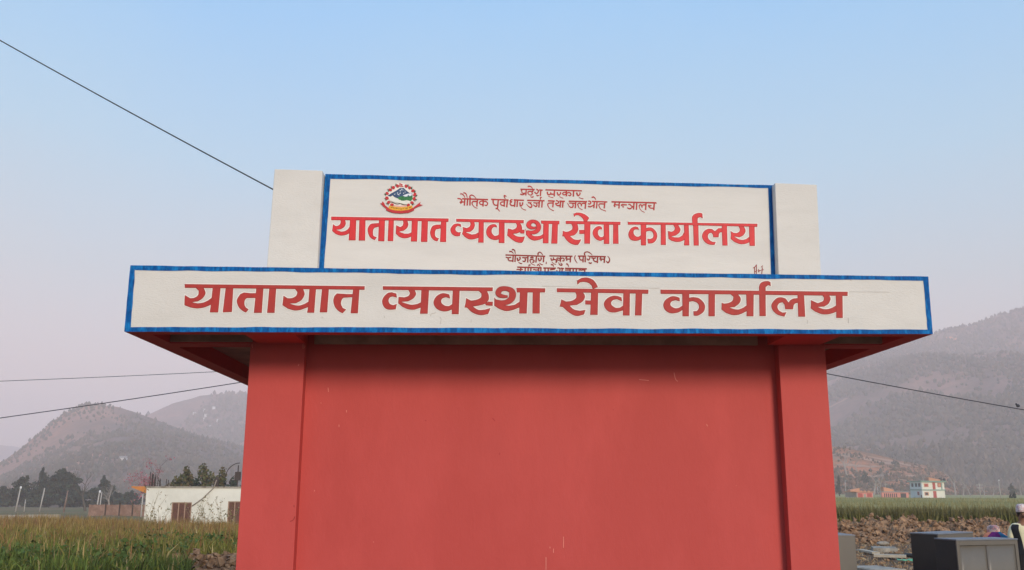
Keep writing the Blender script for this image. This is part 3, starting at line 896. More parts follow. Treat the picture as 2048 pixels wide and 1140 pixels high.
near_hill = Hill('hill', [(-420, 985), (-200, 975), (-80, 955), (0, 926), (40, 897), (70, 872), (95, 851), (120, 832), (140, 820), (160, 811), (178, 808.5), (200, 808.5), (235, 814), (275, 826), (305, 838), (350, 855), (400, 872), (470, 893), (560, 925), (700, 970), (800, 985)], 1300, 700, 500, -6, 3.3, hm_l, gully=.17)
back_hill = Hill('hill', [(200, 935), (250, 862), (300, 827), (345, 806), (372, 799), (400, 791), (440, 787), (490, 788), (600, 775), (760, 800), (900, 840), (1050, 850), (1200, 850), (1400, 880)], 2100, 800, 600, -8, 8.1, hm_r, gully=.18)
mountain = Hill('mountain', [(1000, 975), (1250, 905), (1450, 812), (1600, 752), (1700, 715), (1790, 686), (1866, 667.5), (1900, 658.5), (1940, 650.5), (1965, 645.5), (1990, 632), (2020, 624.5), (2048, 617.5), (2150, 600), (2300, 580), (2500, 600), (2700, 650)], 1900, 1250, 800, -6, 5.2, hm_r, gully=.13, curve=1.2, nu=260, nv=150)
spur = Hill('hill', [(1380, 976), (1500, 925), (1600, 900), (1670, 893), (1700, 897), (1760, 910), (1800, 921), (1850, 930), (1885, 944), (1920, 968), (1980, 977), (2040, 979)], 660, 160, 120, -2, 1.7, hm_s, gully=.16)
Hill('far_ridge', [(-500, 915), (-300, 880), (-120, 884), (0, 890), (30, 893), (80, 905), (200, 930), (400, 950)], 3600, 900, 600, -10, 6.6, far_m, gully=.05, nu=60, nv=24)

# ------------------------------------------------------------------ foliage helpers
def soup(name, V, F, tint, m, parent=None):
    me = bpy.data.meshes.new(name)
    V = np.asarray(V, np.float32)
    me.from_pydata(V.tolist(), [], F)
    a = me.attributes.new('tint', 'FLOAT_COLOR', 'POINT')
    t = np.ones((len(V), 4), np.float32); t[:, :3] = tint
    a.data.foreach_set('color', t.ravel())
    me.materials.append(m); me.update()
    o = bpy.data.objects.new(name, me); col.objects.link(o)
    return put(o, parent)
LEAF = attr_mat('leaf_colours', .7)
BLADE = attr_mat('grass_colours', .65)
FLOWER = attr_mat('blossom_colours', .7)
def leaves(centers, size, tints, rs, asp=1.0):
    """leaf-sized quads, random facing"""
    n = len(centers)
    a = rs.normal(size=(n, 3)); a /= np.linalg.norm(a, axis=1)[:, None]
    b = np.cross(a, rs.normal(size=(n, 3))); b /= np.linalg.norm(b, axis=1)[:, None]
    s = (size*rs.uniform(.6, 1.35, n))[:, None]
    c = np.asarray(centers)
    V = np.stack([c-a*s*.5, c+b*s*.32*asp, c+a*s*.5, c-b*s*.32*asp], 1).reshape(-1, 3)
    F = [(4*i, 4*i+1, 4*i+2, 4*i+3) for i in range(n)]
    T = np.repeat(tints, 4, 0)
    return V, F, T
def pick(cols, n, rs, jit=.18):
    c = np.asarray(cols)[rs.integers(0, len(cols), n)]
    return np.clip(c*rs.uniform(1-jit, 1+jit, (n, 1)), 0, 1)
M['bark'] = mat('grey_bark', (0.10, 0.085, 0.07), .25, 8, .95, .5, 20)
M['pale_bark'] = mat('pale_bark', (0.30, 0.26, 0.23), .2, 6, .95)

def branches(mb, p, d, ln, r, lev, rs, spread, tips, up=.25, nseg=3, kids=(2, 4)):
    q = [p]; rr = [r]
    for k in range(nseg):
        d = (d + Vector(rs.normal(size=3))*.12 + Vector((0, 0, up*.12))).normalized()
        q.append(q[-1]+d*ln/nseg); rr.append(r*(1-.45*(k+1)/nseg))
    mb.tube(q, rr, 5 if lev > 1 else 3, cap=False)
    if lev == 0: tips.append(q[-1]); tips.append(q[-2]); return
    for k in range(rs.integers(*kids)+ (1 if lev > 1 else 0)):
        az = rs.uniform(0, 2*math.pi); s = spread*rs.uniform(.6, 1.3)
        o = d.orthogonal().normalized(); o.rotate(Matrix.Rotation(az, 3, d))
        nd = (d*math.cos(s)+o*math.sin(s)).normalized()
        st_ = q[-1] if k < 2 else q[max(1, nseg-1)]
        branches(mb, st_, nd, ln*rs.uniform(.58, .8), rr[-1]*.80, lev-1, rs, spread, tips, up, max(2, nseg-1), kids)

def leafy_tree(name, base, h, w, cols, label, seed, lobes=9, dens=1.0, leaf=.5, trunk_h=.3, group=None, lean=0, shape='round', wood='bark'):
    rs = np.random.default_rng(seed)
    root = tag(empty(name, base), label, 'tree', group)
    b = Vector(base); mb = MB()
    top = b+Vector((lean, 0, h*.8))
    mb.tube([b-Vector((0, 0, .4)), b+Vector((lean*.2, 0, h*.25)), b+Vector((lean*.6, 0, h*.55)), top], [h*.03, h*.022, h*.015, h*.006], 6)
    C = []; T = []
    for k in range(lobes):
        f = (k+.5)/lobes
        zz = trunk_h + (1-trunk_h)*(.12+.76*f)
        ww = {'round': math.sin(math.pi*min(1, .24+.75*f))**.9, 'cone': 1.05-f*.85, 'tall': .42+.42*f}[shape]
        az = rs.uniform(0, 2*math.pi); rad = w*.5*ww*rs.uniform(.15, .75)
        c = np.array([b.x+lean*f+rad*math.cos(az), b.y+rad*math.sin(az), b.z+h*zz])
        mb.tube([b+Vector((lean*.5*zz, 0, h*zz*.7)), Vector(c)], [h*.009, h*.003], 4)
        rx = w*.5*ww*rs.uniform(.42, .66); rz = h*(1-trunk_h)/lobes*rs.uniform(1.2, 2.0)
        n = int(dens*170*max(.3, rx*rx/(leaf*leaf)/14))
        d = rs.normal(size=(n, 3)); d /= np.linalg.norm(d, axis=1)[:, None]
        rr = rs.uniform(.35, 1.05, (n, 1))**.6
        C.append(c+d*rr*np.array([rx, rx, rz])); T.append(pick(cols, n, rs)*rs.uniform(.75, 1.2))
    V, F, TT = leaves(np.concatenate(C), leaf, np.concatenate(T), rs)
    mb.build('trunk', M[wood], root)
    soup('crown', V, F, TT, LEAF, root)
    return root
def bare_tree(name, base, h, label, seed, flowers=None, wood='pale_bark', spread=.6, lev=4, group=None, leafs=None, thick=.034):
    rs = np.random.default_rng(seed)
    root = tag(empty(name, base), label, 'tree', group)
    mb = MB(); tips = []
    b = Vector(base)
    branches(mb, b-Vector((0, 0, .3)), Vector((rs.normal()*.05, 0, 1)), h*.42, h*thick, lev, rs, spread, tips)
    mb.build('trunk', M[wood], root)
    if flowers is not None or leafs is not None:
        pal, n, size = flowers or leafs
        c = np.array([list(tips[rs.integers(0, len(tips))]) for _ in range(n)])+rs.normal(size=(n, 3))*h*.022
        V, F, T = leaves(c, size, pick(pal, n, rs), rs)
        soup('blossom' if flowers else 'crown', V, F, T, FLOWER, root)
    return root

DARK = [(0.030, 0.048, 0.030), (0.042, 0.060, 0.034), (0.022, 0.036, 0.026)]
OLIVE = [(0.075, 0.085, 0.03), (0.11, 0.10, 0.04), (0.05, 0.065, 0.028), (0.14, 0.10, 0.045)]
def foot(u, y): return at_y(u, 1000, y).x
def tree_at(u, vtop, y, z=None):
    """foot point and height of a tree whose top stands at (u, vtop), y metres away"""
    t = at_y(u, vtop, y); z = H(t.x, y) if z is None else z
    return (t.x, y, z), t.z-z
# far trees on the left, 180 m away
def px(n, y): return n*y/FPX
g = 'dark trees across the fields on the left'
for k, (u, vt, w, y, lab, lob) in enumerate([
    (128, 936, 92, 180, 'tallest and broadest dark tree at the foot of the left hill', 16),
    (52, 951, 46, 176, 'dark tree with an upright top just left of the broadest one', 9),
    (12, 973, 60, 186, 'low dark tree at the left end of the row below the hill', 8),
    (88, 938, 30, 184, 'narrow dark tree rising behind the broadest one, on its left', 7),
    (82, 975, 44, 172, 'low dark tree filling the gap beneath the broadest one, on its left', 8),
    (160, 977, 52, 174, 'low dark tree under the right flank of the broadest one', 8),
    (208, 954, 38, 178, 'dark pointed tree just right of the twin white poles', 8),
    (232, 985, 46, 182, 'low dark tree beyond the twin white poles', 8),
    (262, 983, 40, 190, 'low dark tree touching the orange roof edge of the white house', 7)]):
    y *= 1.62
    b, h = tree_at(u, vt, y)
    leafy_tree('broadleaf_tree', b, h*1.06, px(w, y)*(1.3 if k == 0 else 1.5), DARK, lab, 40+k, lob+5, 1.9, .85, .03, g)
b, h = tree_at(180, 938, 160)
bare_tree('bare_tree', b, h, 'leafless grey tree between the broadest dark tree and the twin white poles', 3, wood='bark', spread=.62, lev=4, thick=.036)
b, h = tree_at(226, 958, 185)
bare_tree('bare_tree', b, h, 'pale twiggy tree beside the dark pointed tree right of the twin poles', 14, wood='pale_bark', spread=.45, lev=4)
b, h = tree_at(330, 912, 150)
bare_tree('blossom_tree', b, h, 'tall bare tree with pink blossom behind the white house', 7,
          ([(0.42, 0.12, 0.16), (0.34, 0.10, 0.12), (0.50, 0.2, 0.22)], 760, .24), 'bark', .78, 4, thick=.028)
# trees right behind the left house
for k, (u, vt, w, y, lab, cols, shp) in enumerate([
    (362, 945, 60, 105, 'bushy olive tree behind the white house roof, below the pink blossom tree', OLIVE, 'round'),
    (379, 931, 17, 108, 'slim olive tree standing up alone between the pink blossom tree and the leaning tall one', OLIVE, 'tall'),
    (412, 926, 30, 104, 'tallest olive tree, leaning right, behind the white house roof', OLIVE, 'tall'),
    (436, 933, 22, 107, 'olive tree with a small tufted top behind the cable on the roof', OLIVE, 'tall'),
    (448, 949, 34, 110, 'round dark tree behind the roof near the dish', DARK, 'round'),
    (395, 956, 60, 112, 'low dark tree in the middle behind the white house roof', DARK, 'round'),
    (470, 952, 34, 111, 'dark tree behind the roof beside the red building edge', DARK, 'round')]):
    b, h = tree_at(u, vt, y)
    leafy_tree('broadleaf_tree', b, h, px(w, y)*1.7, cols, lab, 70+k, 11, 1.7, .34, .05, 'trees behind the white house', lean=.35 if k == 2 else 0, shape=shp)

# scattered scrub and woodland on the slopes (beyond counting)
def scrub(name, hill, n, seed, cols, smin, smax, ur, tr, keep=None, pw=1.5):
    rs = np.random.default_rng(seed)
    V, F, T = [], [], []
    k = 0
    while k < n:
        t = tr[0]+(tr[1]-tr[0])*rs.uniform(0, 1)**pw; y = hill.D-hill.Lf*(1-t); x = at_y(rs.uniform(*ur), 900, y).x
        if keep and noise.noise(Vector((x*keep, y*keep, seed))) < rs.uniform(-.35, .35): continue
        z = hill.hg(x, y); s = rs.uniform(smin, smax)
        base = len(V); m_ = 6
        V.append((x, y, z+s*rs.uniform(1.0, 1.7)))
        for q in range(m_):
            a = 2*math.pi*q/m_+rs.uniform(-.3, .3); r = s*rs.uniform(.4, .75)
            V.append((x+r*math.cos(a), y+r*math.sin(a), z+s*rs.uniform(.35, .8)))
        for q in range(m_):
            a = 2*math.pi*q/m_; r = s*.35
            V.append((x+r*math.cos(a), y+r*math.sin(a), z-.3))
        for q in range(m_):
            F.append((base, base+1+q, base+1+(q+1) % m_))
            F.append((base+1+q, base+1+m_+q, base+1+m_+(q+1) % m_, base+1+(q+1) % m_))
        c = np.asarray(cols[rs.integers(0, len(cols))])*rs.uniform(.75, 1.25)
        T += [c]*(1+2*m_); k += 1
    return tag(soup(name, V, F, np.array(T), LEAF), kind='stuff')
SC = [(0.075, 0.07, 0.045), (0.11, 0.085, 0.06), (0.055, 0.06, 0.04)]
scrub('hillside_scrub', near_hill, 5600, 1, SC, 1.4, 4.2, (-120, 620), (.02, 1.01), .008)
scrub('hillside_scrub', back_hill, 4200, 2, SC, 3.0, 7.5, (250, 620), (.1, 1.01), .006)
scrub('mountainside_woods', mountain, 17000, 3, [(0.075, 0.06, 0.045), (0.11, 0.08, 0.06), (0.06, 0.055, 0.04)], 1.8, 6.0, (1560, 2200), (.01, 1.0), .006, 1.7)
scrub('ridge_pines', mountain, 170, 5, [(0.06, 0.055, 0.045)], 3, 7.0, (1700, 2200), (.990, 1.002), None, 1)
scrub('spur_scrub', spur, 2600, 4, [(0.10, 0.07, 0.045), (0.07, 0.065, 0.04), (0.17, 0.095, 0.06)], .5, 2.0, (1600, 2045), (.0, 1.0), .03)

# thin bare trees and dark round trees along the foot of the right-hand mountain
g = 'bare trees along the foot of the mountain'
rs0 = np.random.default_rng(8)
for k, (u, vt, y, lab) in enumerate([
    (1688, 887, 585, 'pale fan-shaped bare tree on top of the red spur by the building'),
    (1712, 905, 600, 'small bare tree on the red spur, right of the fan-shaped one'),
    (1742, 925, 480, 'thin bare tree above the salmon shed with two doors'), (1758, 935, 470, 'thin bare tree left of the round dark tree on the red spur'),
    (1850, 925, 520, 'thin bare tree at the crest of the spur above the white house'), (1905, 930, 460, 'tall bare tree right of the white house'),
    (1922, 944, 450, 'bare tree between the tall bare one and the pole with crossarms'), (1937, 950, 440, 'small bare tree just left of the pole with crossarms'),
    (1965, 955, 430, 'spreading bare tree behind the pole with crossarms'), (1982, 958, 445, 'bare tree left of the lamp pole'),
    (2020, 962, 470, 'grey bare tree right of the lamp pole'), (2040, 960, 480, 'grey bare tree at the right edge of the view')]):
    b, h = tree_at(u, vt, y, spur.hg(at_y(u, vt, y).x, y) if y > 500 else None)
    bare_tree('bare_tree', b, max(5, h), lab, 100+k, None, 'pale_bark', .5, 3, g)
for k, (u, vt, w, y, lab) in enumerate([
    (1676, 950, 14, 400, 'dark slender conifer against the edge of the red building'), (1729, 944, 22, 560, 'round dark tree above the salmon shed'),
    (1788, 920, 22, 640, 'dark tree high on the red spur'), (2022, 968, 22, 430, 'grey-green tree right of the lamp pole')]):
    t = at_y(u, vt, y); z = spur.hg(t.x, y) if 500 < y < 660 else H(t.x, y)
    if k in (1, 2): z = min(z, t.z-6)
    leafy_tree('conifer' if k == 0 else 'broadleaf_tree', (t.x, y, z), t.z-z, px(w, y), DARK, lab, 120+k, 8, 1.2, .8, .1, shape='cone' if k == 0 else 'round')
# bare earth scars and a grass fire high on the mountain
def patch(name, m, pts_, hill, lift=1.0):
    v = []; f = []
    for u, v0, L, hgt in pts_:
        # walk up the slope till the sight line meets it
        y = hill.D-hill.Lf
        while y < hill.D and at_y(u, v0, y).z > hill.hg(at_y(u, v0, y).x, y): y += 4
        c = at_y(u, v0, y)
        n0 = len(v); k = 7
        for i in range(k+1):
            x = c.x+L*(i/k-.5)
            for j in (0, 1):
                yy = c.y + (j-.5)*hgt*(1 if 0 < i < k else .3)*(.7+.5*noise.noise(Vector((x*.2, j*9, 3))))
                v.append((x, yy, hill.hg(x, yy)+lift))
        for i in range(k): f.append((n0+2*i, n0+2*i+2, n0+2*i+3, n0+2*i+1))
    return tag(mk(name, v, f, m), kind='structure')
M['scar'] = mat('pale_earth_scar', (0.40, 0.24, 0.17), .15, .1, .95)
M['fire'] = mat('orange_bare_slope', (0.85, 0.30, 0.12), .2, .2, .9)
patch('earth_scar', M['scar'], [(1795, 715, 40, 9), (1850, 690, 55, 8), (1900, 682, 50, 7), (1775, 738, 34, 7), (1925, 724, 26, 6), (1835, 718, 28, 6), (1990, 716, 14, 10), (2020, 795, 28, 14), (1675, 808, 30, 12), (1925, 845, 16, 7), (2035, 838, 18, 12), (2040, 762, 14, 10)], mountain)
patch('earth_scar', M['fire'], [(1897, 677, 12, 18), (1905, 678, 12, 20), (1912, 680, 10, 14)], mountain, 2)
patch('earth_scar', M['scar'], [(1700, 915, 30, 8), (1745, 922, 40, 9), (1790, 926, 40, 7), (1720, 935, 30, 6), (1830, 955, 24, 6), (1765, 955, 26, 6), (1690, 950, 20, 5), (1810, 962, 26, 5)], spur, .4)
# ------------------------------------------------------------------ grass and crops
def blades(name, P_, hts, wid, tints, rs, lean=.35, tipc=None):
    n = len(P_)
    az = rs.uniform(0, 2*math.pi, n); la = rs.uniform(0, 2*math.pi, n); l = np.abs(rs.normal(0, lean, n))
    side = np.stack([np.cos(az), np.sin(az), np.zeros(n)], 1)*(wid*rs.uniform(.6, 1.3, n))[:, None]*.5
    ld = np.stack([np.cos(la), np.sin(la), np.zeros(n)], 1)*(l*hts)[:, None]
    up = np.zeros((n, 3)); up[:, 2] = hts
    b = P_; m_ = P_+up*.55+ld*.3; t = P_+up*(1-.25*np.minimum(1, l))[:, None]+ld
    V = np.stack([b-side, b+side, m_+side*.8, m_-side*.8, t], 1).reshape(-1, 3)
    me = bpy.data.meshes.new(name)
    me.vertices.add(n*5); me.vertices.foreach_set('co', V.astype(np.float32).ravel())
    i = np.arange(n)*5
    loops = np.stack([i, i+1, i+2, i+3, i+3, i+2, i+4], 1).ravel()
    me.loops.add(len(loops)); me.loops.foreach_set('vertex_index', loops.astype(np.int32))
    ls = np.stack([np.arange(n)*7, np.arange(n)*7+4], 1).ravel()
    me.polygons.add(2*n); me.polygons.foreach_set('loop_start', ls.astype(np.int32))
    me.polygons.foreach_set('loop_total', np.tile([4, 3], n).astype(np.int32))
    T = np.ones((n, 5, 4), np.float32); T[:, :, :3] = tints[:, None, :]
    if tipc is not None: T[:, 4, :3] = tipc; T[:, 2:4, :3] = .6*T[:, 2:4, :3]+.4*np.asarray(tipc)[:, None, :]
    a = me.attributes.new('tint', 'FLOAT_COLOR', 'POINT'); a.data.foreach_set('color', T.ravel())
    me.materials.append(BLADE); me.update(calc_edges=True); me.validate()
    o = bpy.data.objects.new(name, me); col.objects.link(o)
    return tag(o, kind='stuff')
def vn(x, y, s, seed): return np.array([noise.noise(Vector((a*s, b*s, seed))) for a, b in zip(x, y)])
rs = np.random.default_rng(11)
N = 62000
y = 19.5+(46-19.5)*rs.uniform(0, 1, N)**1.0
r = rs.uniform(-.74, -.225, N)
x = r*y
den = vn(x, y, .35, 2.0)
gn = vn(x, y, .22, 7.0)
hh = .42+.50*np.clip((y-20)/20, 0, 1)+.32*den*rs.uniform(.5, 1, N)+rs.normal(0, .09, N)
hh += .16*np.clip((y-34)/8, 0, 1)
hh *= 1-.20*np.clip((r+.42)/.06, 0, 1)*np.clip((y-34)/8, 0, 1)
hh = np.clip(hh, .15, 1.35)
z = np.array([H(a, b) for a, b in zip(x, y)])
t = np.clip((y-19.5)/18+.55*gn+rs.normal(0, .16, N), 0, 1)[:, None]
g0 = np.array([.085, .125, .024]); g1 = np.array([.175, .160, .032]); g2 = np.array([.25, .165, .055])
tint = np.where(t < .5, g0+(g1-g0)*t*2, g1+(g2-g1)*(t-.5)*2)*rs.uniform(.45, 1.45, (N, 1))
rust = rs.uniform(0, 1, N) < np.clip(.10+.25*(gn > .12), 0, 1)*(y > 26)
tint[rust] = np.array([.20, .095, .05])*rs.uniform(.7, 1.3, (rust.sum(), 1))
dry = rs.uniform(0, 1, N) < .05
tint[dry] = np.array([.34, .27, .12])*rs.uniform(.7, 1.2, (dry.sum(), 1))
keep = ~((r > -.335) & (y < 23.6))
P3 = np.stack([x, y, z-.02], 1)
blades('tall_grass', P3[keep], hh[keep], .042, tint[keep], rs, .42)
# seeding stalks standing above the rest, in drifts
n3 = 6500
y3 = rs.uniform(21, 45, n3); r3 = rs.uniform(-.74, -.225, n3); x3 = r3*y3
k3 = (vn(x3, y3, .45, 12.0)+.35*vn(x3, y3, 1.6, 5.0) > .10) & ~((r3 > -.335) & (y3 < 24))
x3, y3 = x3[k3], y3[k3]; n3 = len(x3)
z3 = np.array([H(a, b) for a, b in zip(x3, y3)])
t3 = pick([(.24, .13, .055), (.18, .09, .04), (.30, .22, .09), (.17, .15, .04)], n3, rs)
blades('seeding_grass', np.stack([x3, y3, z3], 1), rs.uniform(.75, 1.45, n3)*(.62+.3*np.clip((y3-22)/14, 0, 1)), .034, t3, rs, .30, t3*1.15)
# broad weeds among the grass
n2 = 3600
y2 = rs.uniform(20, 40, n2); r2 = rs.uniform(-.70, -.23, n2); x2 = r2*y2
k2 = (vn(x2, y2, .5, 4.0) > .05) & ~((r2 > -.335) & (y2 < 23.6))
x2, y2 = x2[k2], y2[k2]
C = np.stack([x2, y2, np.array([H(a, b) for a, b in zip(x2, y2)])+rs.uniform(.05, .55, len(x2))], 1)
C = np.repeat(C, 7, 0)+rs.normal(0, .10, (len(C)*7, 3))
V, F, T = leaves(C, .11, pick([(.06, .11, .022), (.08, .125, .028), (.13, .12, .035), (.05, .085, .02)], len(C), rs), rs)
tag(soup('weeds', V, F, T, LEAF), kind='stuff')
# feathery reeds in front of the white house
def reed(u, y, h, seed):
    rs = np.random.default_rng(seed); x = foot(u, y); b = Vector((x, y, H(x, y)))
    mb = MB(); c = []
    for k in range(7):
        a = rs.uniform(-.5, .5); hh = h*rs.uniform(.7, 1.05)
        p = [b+Vector((rs.normal()*.1, rs.normal()*.1, 0))]
        for q in range(5): p.append(p[0]+Vector((a*hh*((q+1)/5)**2*.8, rs.normal()*.03, hh*(q+1)/5*(1-.12*abs(a)))))
        mb.tube(p, [.012, .011, .009, .007, .005, .004], 3, cap=False)
        for q in range(10):
            f = rs.uniform(.45, 1); i = min(4, int(f*5)); c.append(list(p[i].lerp(p[i+1], f*5-i)+Vector(rs.normal(size=3))*.06))
    o = empty('reed_clump', b)
    mb.build('stem', M['reed'], o)
    V, F, T = leaves(np.array(c), .13, pick([(.34, .27, .17), (.24, .19, .10), (.15, .15, .05)], len(c), rs), rs, .5)
    soup('plume', V, F, T, LEAF, o)
    return o
M['reed'] = mat('dry_reed', (0.30, 0.24, 0.13), .2, 10, .9)
for k, (u, y, h, lab) in enumerate([(303, 41, 2.5, 'dry feathery reed clump at the left corner of the white house'), (325, 43, 1.9, 'shorter reed clump between the house corner and its first window'),
        (398, 42, 2.0, 'dry reed clump just right of the first brown window'), (415, 40, 1.75, 'low reed clump in the middle of the white house wall'),
        (440, 43, 1.9, 'reed clump left of the second brown window'), (462, 41, 1.75, 'reed clump below the second brown window')]):
    tag(reed(u, y, h, 300+k), lab, 'plant', 'reeds in front of the white house')

# crop field on the right
N = 52000
y = 42.5+rs.uniform(0, 1, N)**1.7*70
r = rs.uniform(.18, .78, N); x = r*y
z = np.array([H(a, b) for a, b in zip(x, y)])
gn = vn(x, y, .25, 3.0)
hh = 1.12+.12*vn(x, y, .4, 5.)+rs.normal(0, .10, N)
t = np.clip(rs.normal(.35, .25, N)+.4*gn, 0, 1)[:, None]
tint = (np.array([.098, .135, .022])*(1-t)+np.array([.215, .19, .048])*t)*rs.uniform(.65, 1.25, (N, 1))
tip = np.array([.25, .21, .09])*rs.uniform(.8, 1.2, (N, 1))
blades('crop_stalks', np.stack([x, y, z], 1), hh, .06, tint, rs, .22, tip*(.45+.55*np.clip((y-44)/6, 0, 1))[:, None])
M['crop'] = mat('ripening_crop', (0.31, 0.275, 0.105), .22, .35, .95, .9, 3, (1, .35, 1), second=(0.22, 0.22, 0.075), sscale=.03, smix=.55)
cv, cf = [], []
ys = [47*(690/47)**(j/70) for j in range(71)]
rr_ = [.16+(.74-.16)*i/60 for i in range(61)]
for yy in ys:
    for q in rr_:
        xx = q*yy if yy < 400 else q*yy*1.15-.1*yy
        cv.append((xx, yy, H(xx, yy)+.98*sm(46, 50, yy)*(1-.75*sm(120, 330, yy))+.07*noise.noise(Vector((xx*.5, yy*.25, 1)))))
for j in range(70):
    for i in range(60):
        a = j*61+i; cf.append((a, a+1, a+62, a+61))
tag(mk('crop_field', cv, cf, M['crop'], smooth=True), kind='stuff')
M['meadow'] = mat('left_meadow', (0.13, 0.12, 0.045), .25, .2, .95, .8, 2, second=(0.17, 0.12, 0.06), sscale=.06, smix=.5)
cv, cf = [], []
for j in range(30):
    yy = 44+ (j/29)**1.6*260
    for i in range(30):
        xx = -(.16+.7*i/29)*yy
        cv.append((xx, yy, H(xx, yy)+.06+.25*sm(46, 60, yy)*(.6+.8*noise.noise(Vector((xx*.2, yy*.2, 2))))))
for j in range(29):
    for i in range(29):
        a = j*30+i; cf.append((a+1, a, a+30, a+31))
tag(mk('meadow', cv, cf, M['meadow'], smooth=True), kind='stuff')

# ------------------------------------------------------------------ heaps of dug soil
M['soil'] = mat('dug_soil', (0.31, 0.19, 0.108), .35, 3.5, .95, 1.0, 14, second=(0.16, 0.092, 0.054), sscale=5, smix=.45)
def heap(name, cx, cy, lx, ly, h, seed, label, clods, nx=190, ny=80, cmin=.05, cmax=.22):
    rs = np.random.default_rng(seed); v, f = [], []
    def hz(x, y):
        e = max(0, 1-abs((x-cx)/lx)**3)*max(0, 1-((y-cy)/ly)**2)
        return e*h*(.66+.42*noise.noise(Vector((x*.45, y*.5, seed)))+.5*noise.fractal(Vector((x*1.6, y*1.6, seed)), .8, 2.1, 5)) + e*.10*abs(noise.noise(Vector((x*5, y*5, seed))))
    for j in range(ny+1):
        for i in range(nx+1):
            x = cx+lx*(2*i/nx-1); y = cy+ly*(2*j/ny-1)
            v.append((x, y, H(x, y)-.05+max(0, hz(x, y))))
    for j in range(ny):
        for i in range(nx):
            a = j*(nx+1)+i; f.append((a, a+1, a+nx+2, a+nx+1))
    mb = MB(); mb.v = [Vector(q) for q in v]; mb.f = f
    for k in range(clods):
        x = cx+lx*rs.uniform(-.97, .97); y = cy+ly*rs.uniform(-1, 1); s = cmin+(cmax-cmin)*rs.uniform(0, 1)**2.5
        z = H(x, y)+max(0, hz(x, y))
        b0 = len(mb.v)
        mb.ball((x, y, z+s*.25), s, 5, 3, (rs.uniform(.7, 1.5), rs.uniform(.7, 1.3), rs.uniform(.5, 1)), Matrix.Rotation(rs.uniform(0, 6), 3, 'Z') @ Matrix.Rotation(rs.uniform(-.6, .6), 3, 'X'))
        for q in range(b0, len(mb.v)): mb.v[q] += Vector(rs.normal(size=3))*s*.30
    return tag(mb.build(name, M['soil']), label, 'soil heap')
heap('soil_heap', 16.2, 37.2, 6.6, 3.6, .80, 21, 'long heap of dug brown soil in front of the green crop', 3600, 190, 80, .02, .12)
heap('soil_heap', -7.3, 22.4, 1.5, .9, .34, 33, 'lumpy reddish soil mound in the grass beside the red building', 160, 60, 34, .04, .15)
# straw, splinters and stones lying on the worked ground
rs = np.random.default_rng(77)
mb = MB()
for k in range(1500):
    y = rs.uniform(13.5, 35); x = y*rs.uniform(.33, .66); s = rs.uniform(.015, .07)
    mb.ball((x, y, H(x, y)+s*.3), s, 5, 3, (rs.uniform(.6, 1.5), rs.uniform(.6, 1.5), .7), Matrix.Rotation(rs.uniform(0, 6), 3, 'Z'))
tag(mb.build('soil_clods', M['soil']), kind='stuff')
N = 6500
y = rs.uniform(14, 35, N); x = y*rs.uniform(.33, .66, N)
zz = np.array([H(a, b) for a, b in zip(x, y)])
V, F, T = leaves(np.stack([x, y, zz+.04], 1), .15, pick([(.30, .22, .12), (.20, .13, .07), (.38, .29, .18)], N, rs), rs, .22)
tag(soup('straw_litter', V, F, T, BLADE), kind='stuff')

# ------------------------------------------------------------------ boards, slab and scrap on the soil
M['conc'] = mat('weathered_concrete', (0.36, 0.33, 0.28), .15, 6, .9, .5, 25, second=(0.20, 0.17, 0.13), sscale=3, smix=.4)
M['plank'] = mat('grey_plank', (0.42, 0.37, 0.29), .15, 4, .85, .3, 20, (.4, 6, 6))
M['black_pipe'] = mat('black_plastic', (0.025, 0.024, 0.023), .2, 10, .5)
M['green_plastic'] = mat('green_plastic_sheet', (0.10, 0.42, 0.20), .2, 12, .5, .5, 15)
def lay_board(name, a, b, w, t, m, label, cat, lift=.03, tilt=0.0):
    """a, b: picture points of its two ends, resting on the ground"""
    A, B = at_z(*a, lift+t), at_z(*b, lift+t)
    d = (B-A); L_ = d.length; d.normalize(); s = Vector((-d.y, d.x, 0)); n_ = d.cross(s)
    Mx = Matrix((( d.x, s.x, n_.x, A.x), (d.y, s.y, n_.y, A.y), (d.z, s.z, n_.z, A.z), (0, 0, 0, 1)))
    mb = MB(); k = 6
    for i in range(k):
        x0, x1 = L_*i/k, L_*(i+1)/k
        j0, j1 = (.06*w*noise.noise(Vector((i*.9, L_, 1))), .06*w*noise.noise(Vector(((i+1)*.9, L_, 1))))
        mb.add([Mx @ Vector(q) for q in ((x0, -w/2+j0, -t), (x1, -w/2+j1, -t), (x1, w/2-j1, -t), (x0, w/2-j0, -t), (x0, -w/2+j0, 0), (x1, -w/2+j1, 0), (x1, w/2-j1, 0), (x0, w/2-j0, 0))],
               [(3,2,1,0),(4,5,6,7),(0,1,5,4),(2,3,7,6)]+([(3,0,4,7)] if i == 0 else [])+([(1,2,6,5)] if i == k-1 else []))
    return tag(mb.build(name, m), label, cat)
lay_board('concrete_slab', (1744, 1094), (1792, 1095), 1.0, .13, M['conc'], 'thick grey concrete slab lying on brown soil before the heap', 'slab', .0)
lay_board('plank', (1719, 1098), (1752, 1104), .22, .05, M['plank'], 'short pale plank leading up to the concrete slab', 'plank', .05)
lay_board('plank', (1748, 1108), (1812, 1110), .34, .07, M['plank'], 'long pale plank lying in front of the concrete slab', 'plank', .06)
lay_board('concrete_slab', (1718, 1131), (1776, 1139), .9, .12, M['conc'], 'flat grey slab lowest in view beside the grey cabinet by the wall', 'slab', .03)
pA, pB = at_z(1811, 1110, .1), at_z(1832, 1112, .1)
pm = MB().tube([pA, pA.lerp(pB, .5), pB], .06, 10); tag(pm.build('pipe', M['black_pipe'], smooth=True), 'black plastic pipe end beside the dark cabinet', 'pipe')
c = at_z(1817, 1122, .06); mb = MB(); vv = []
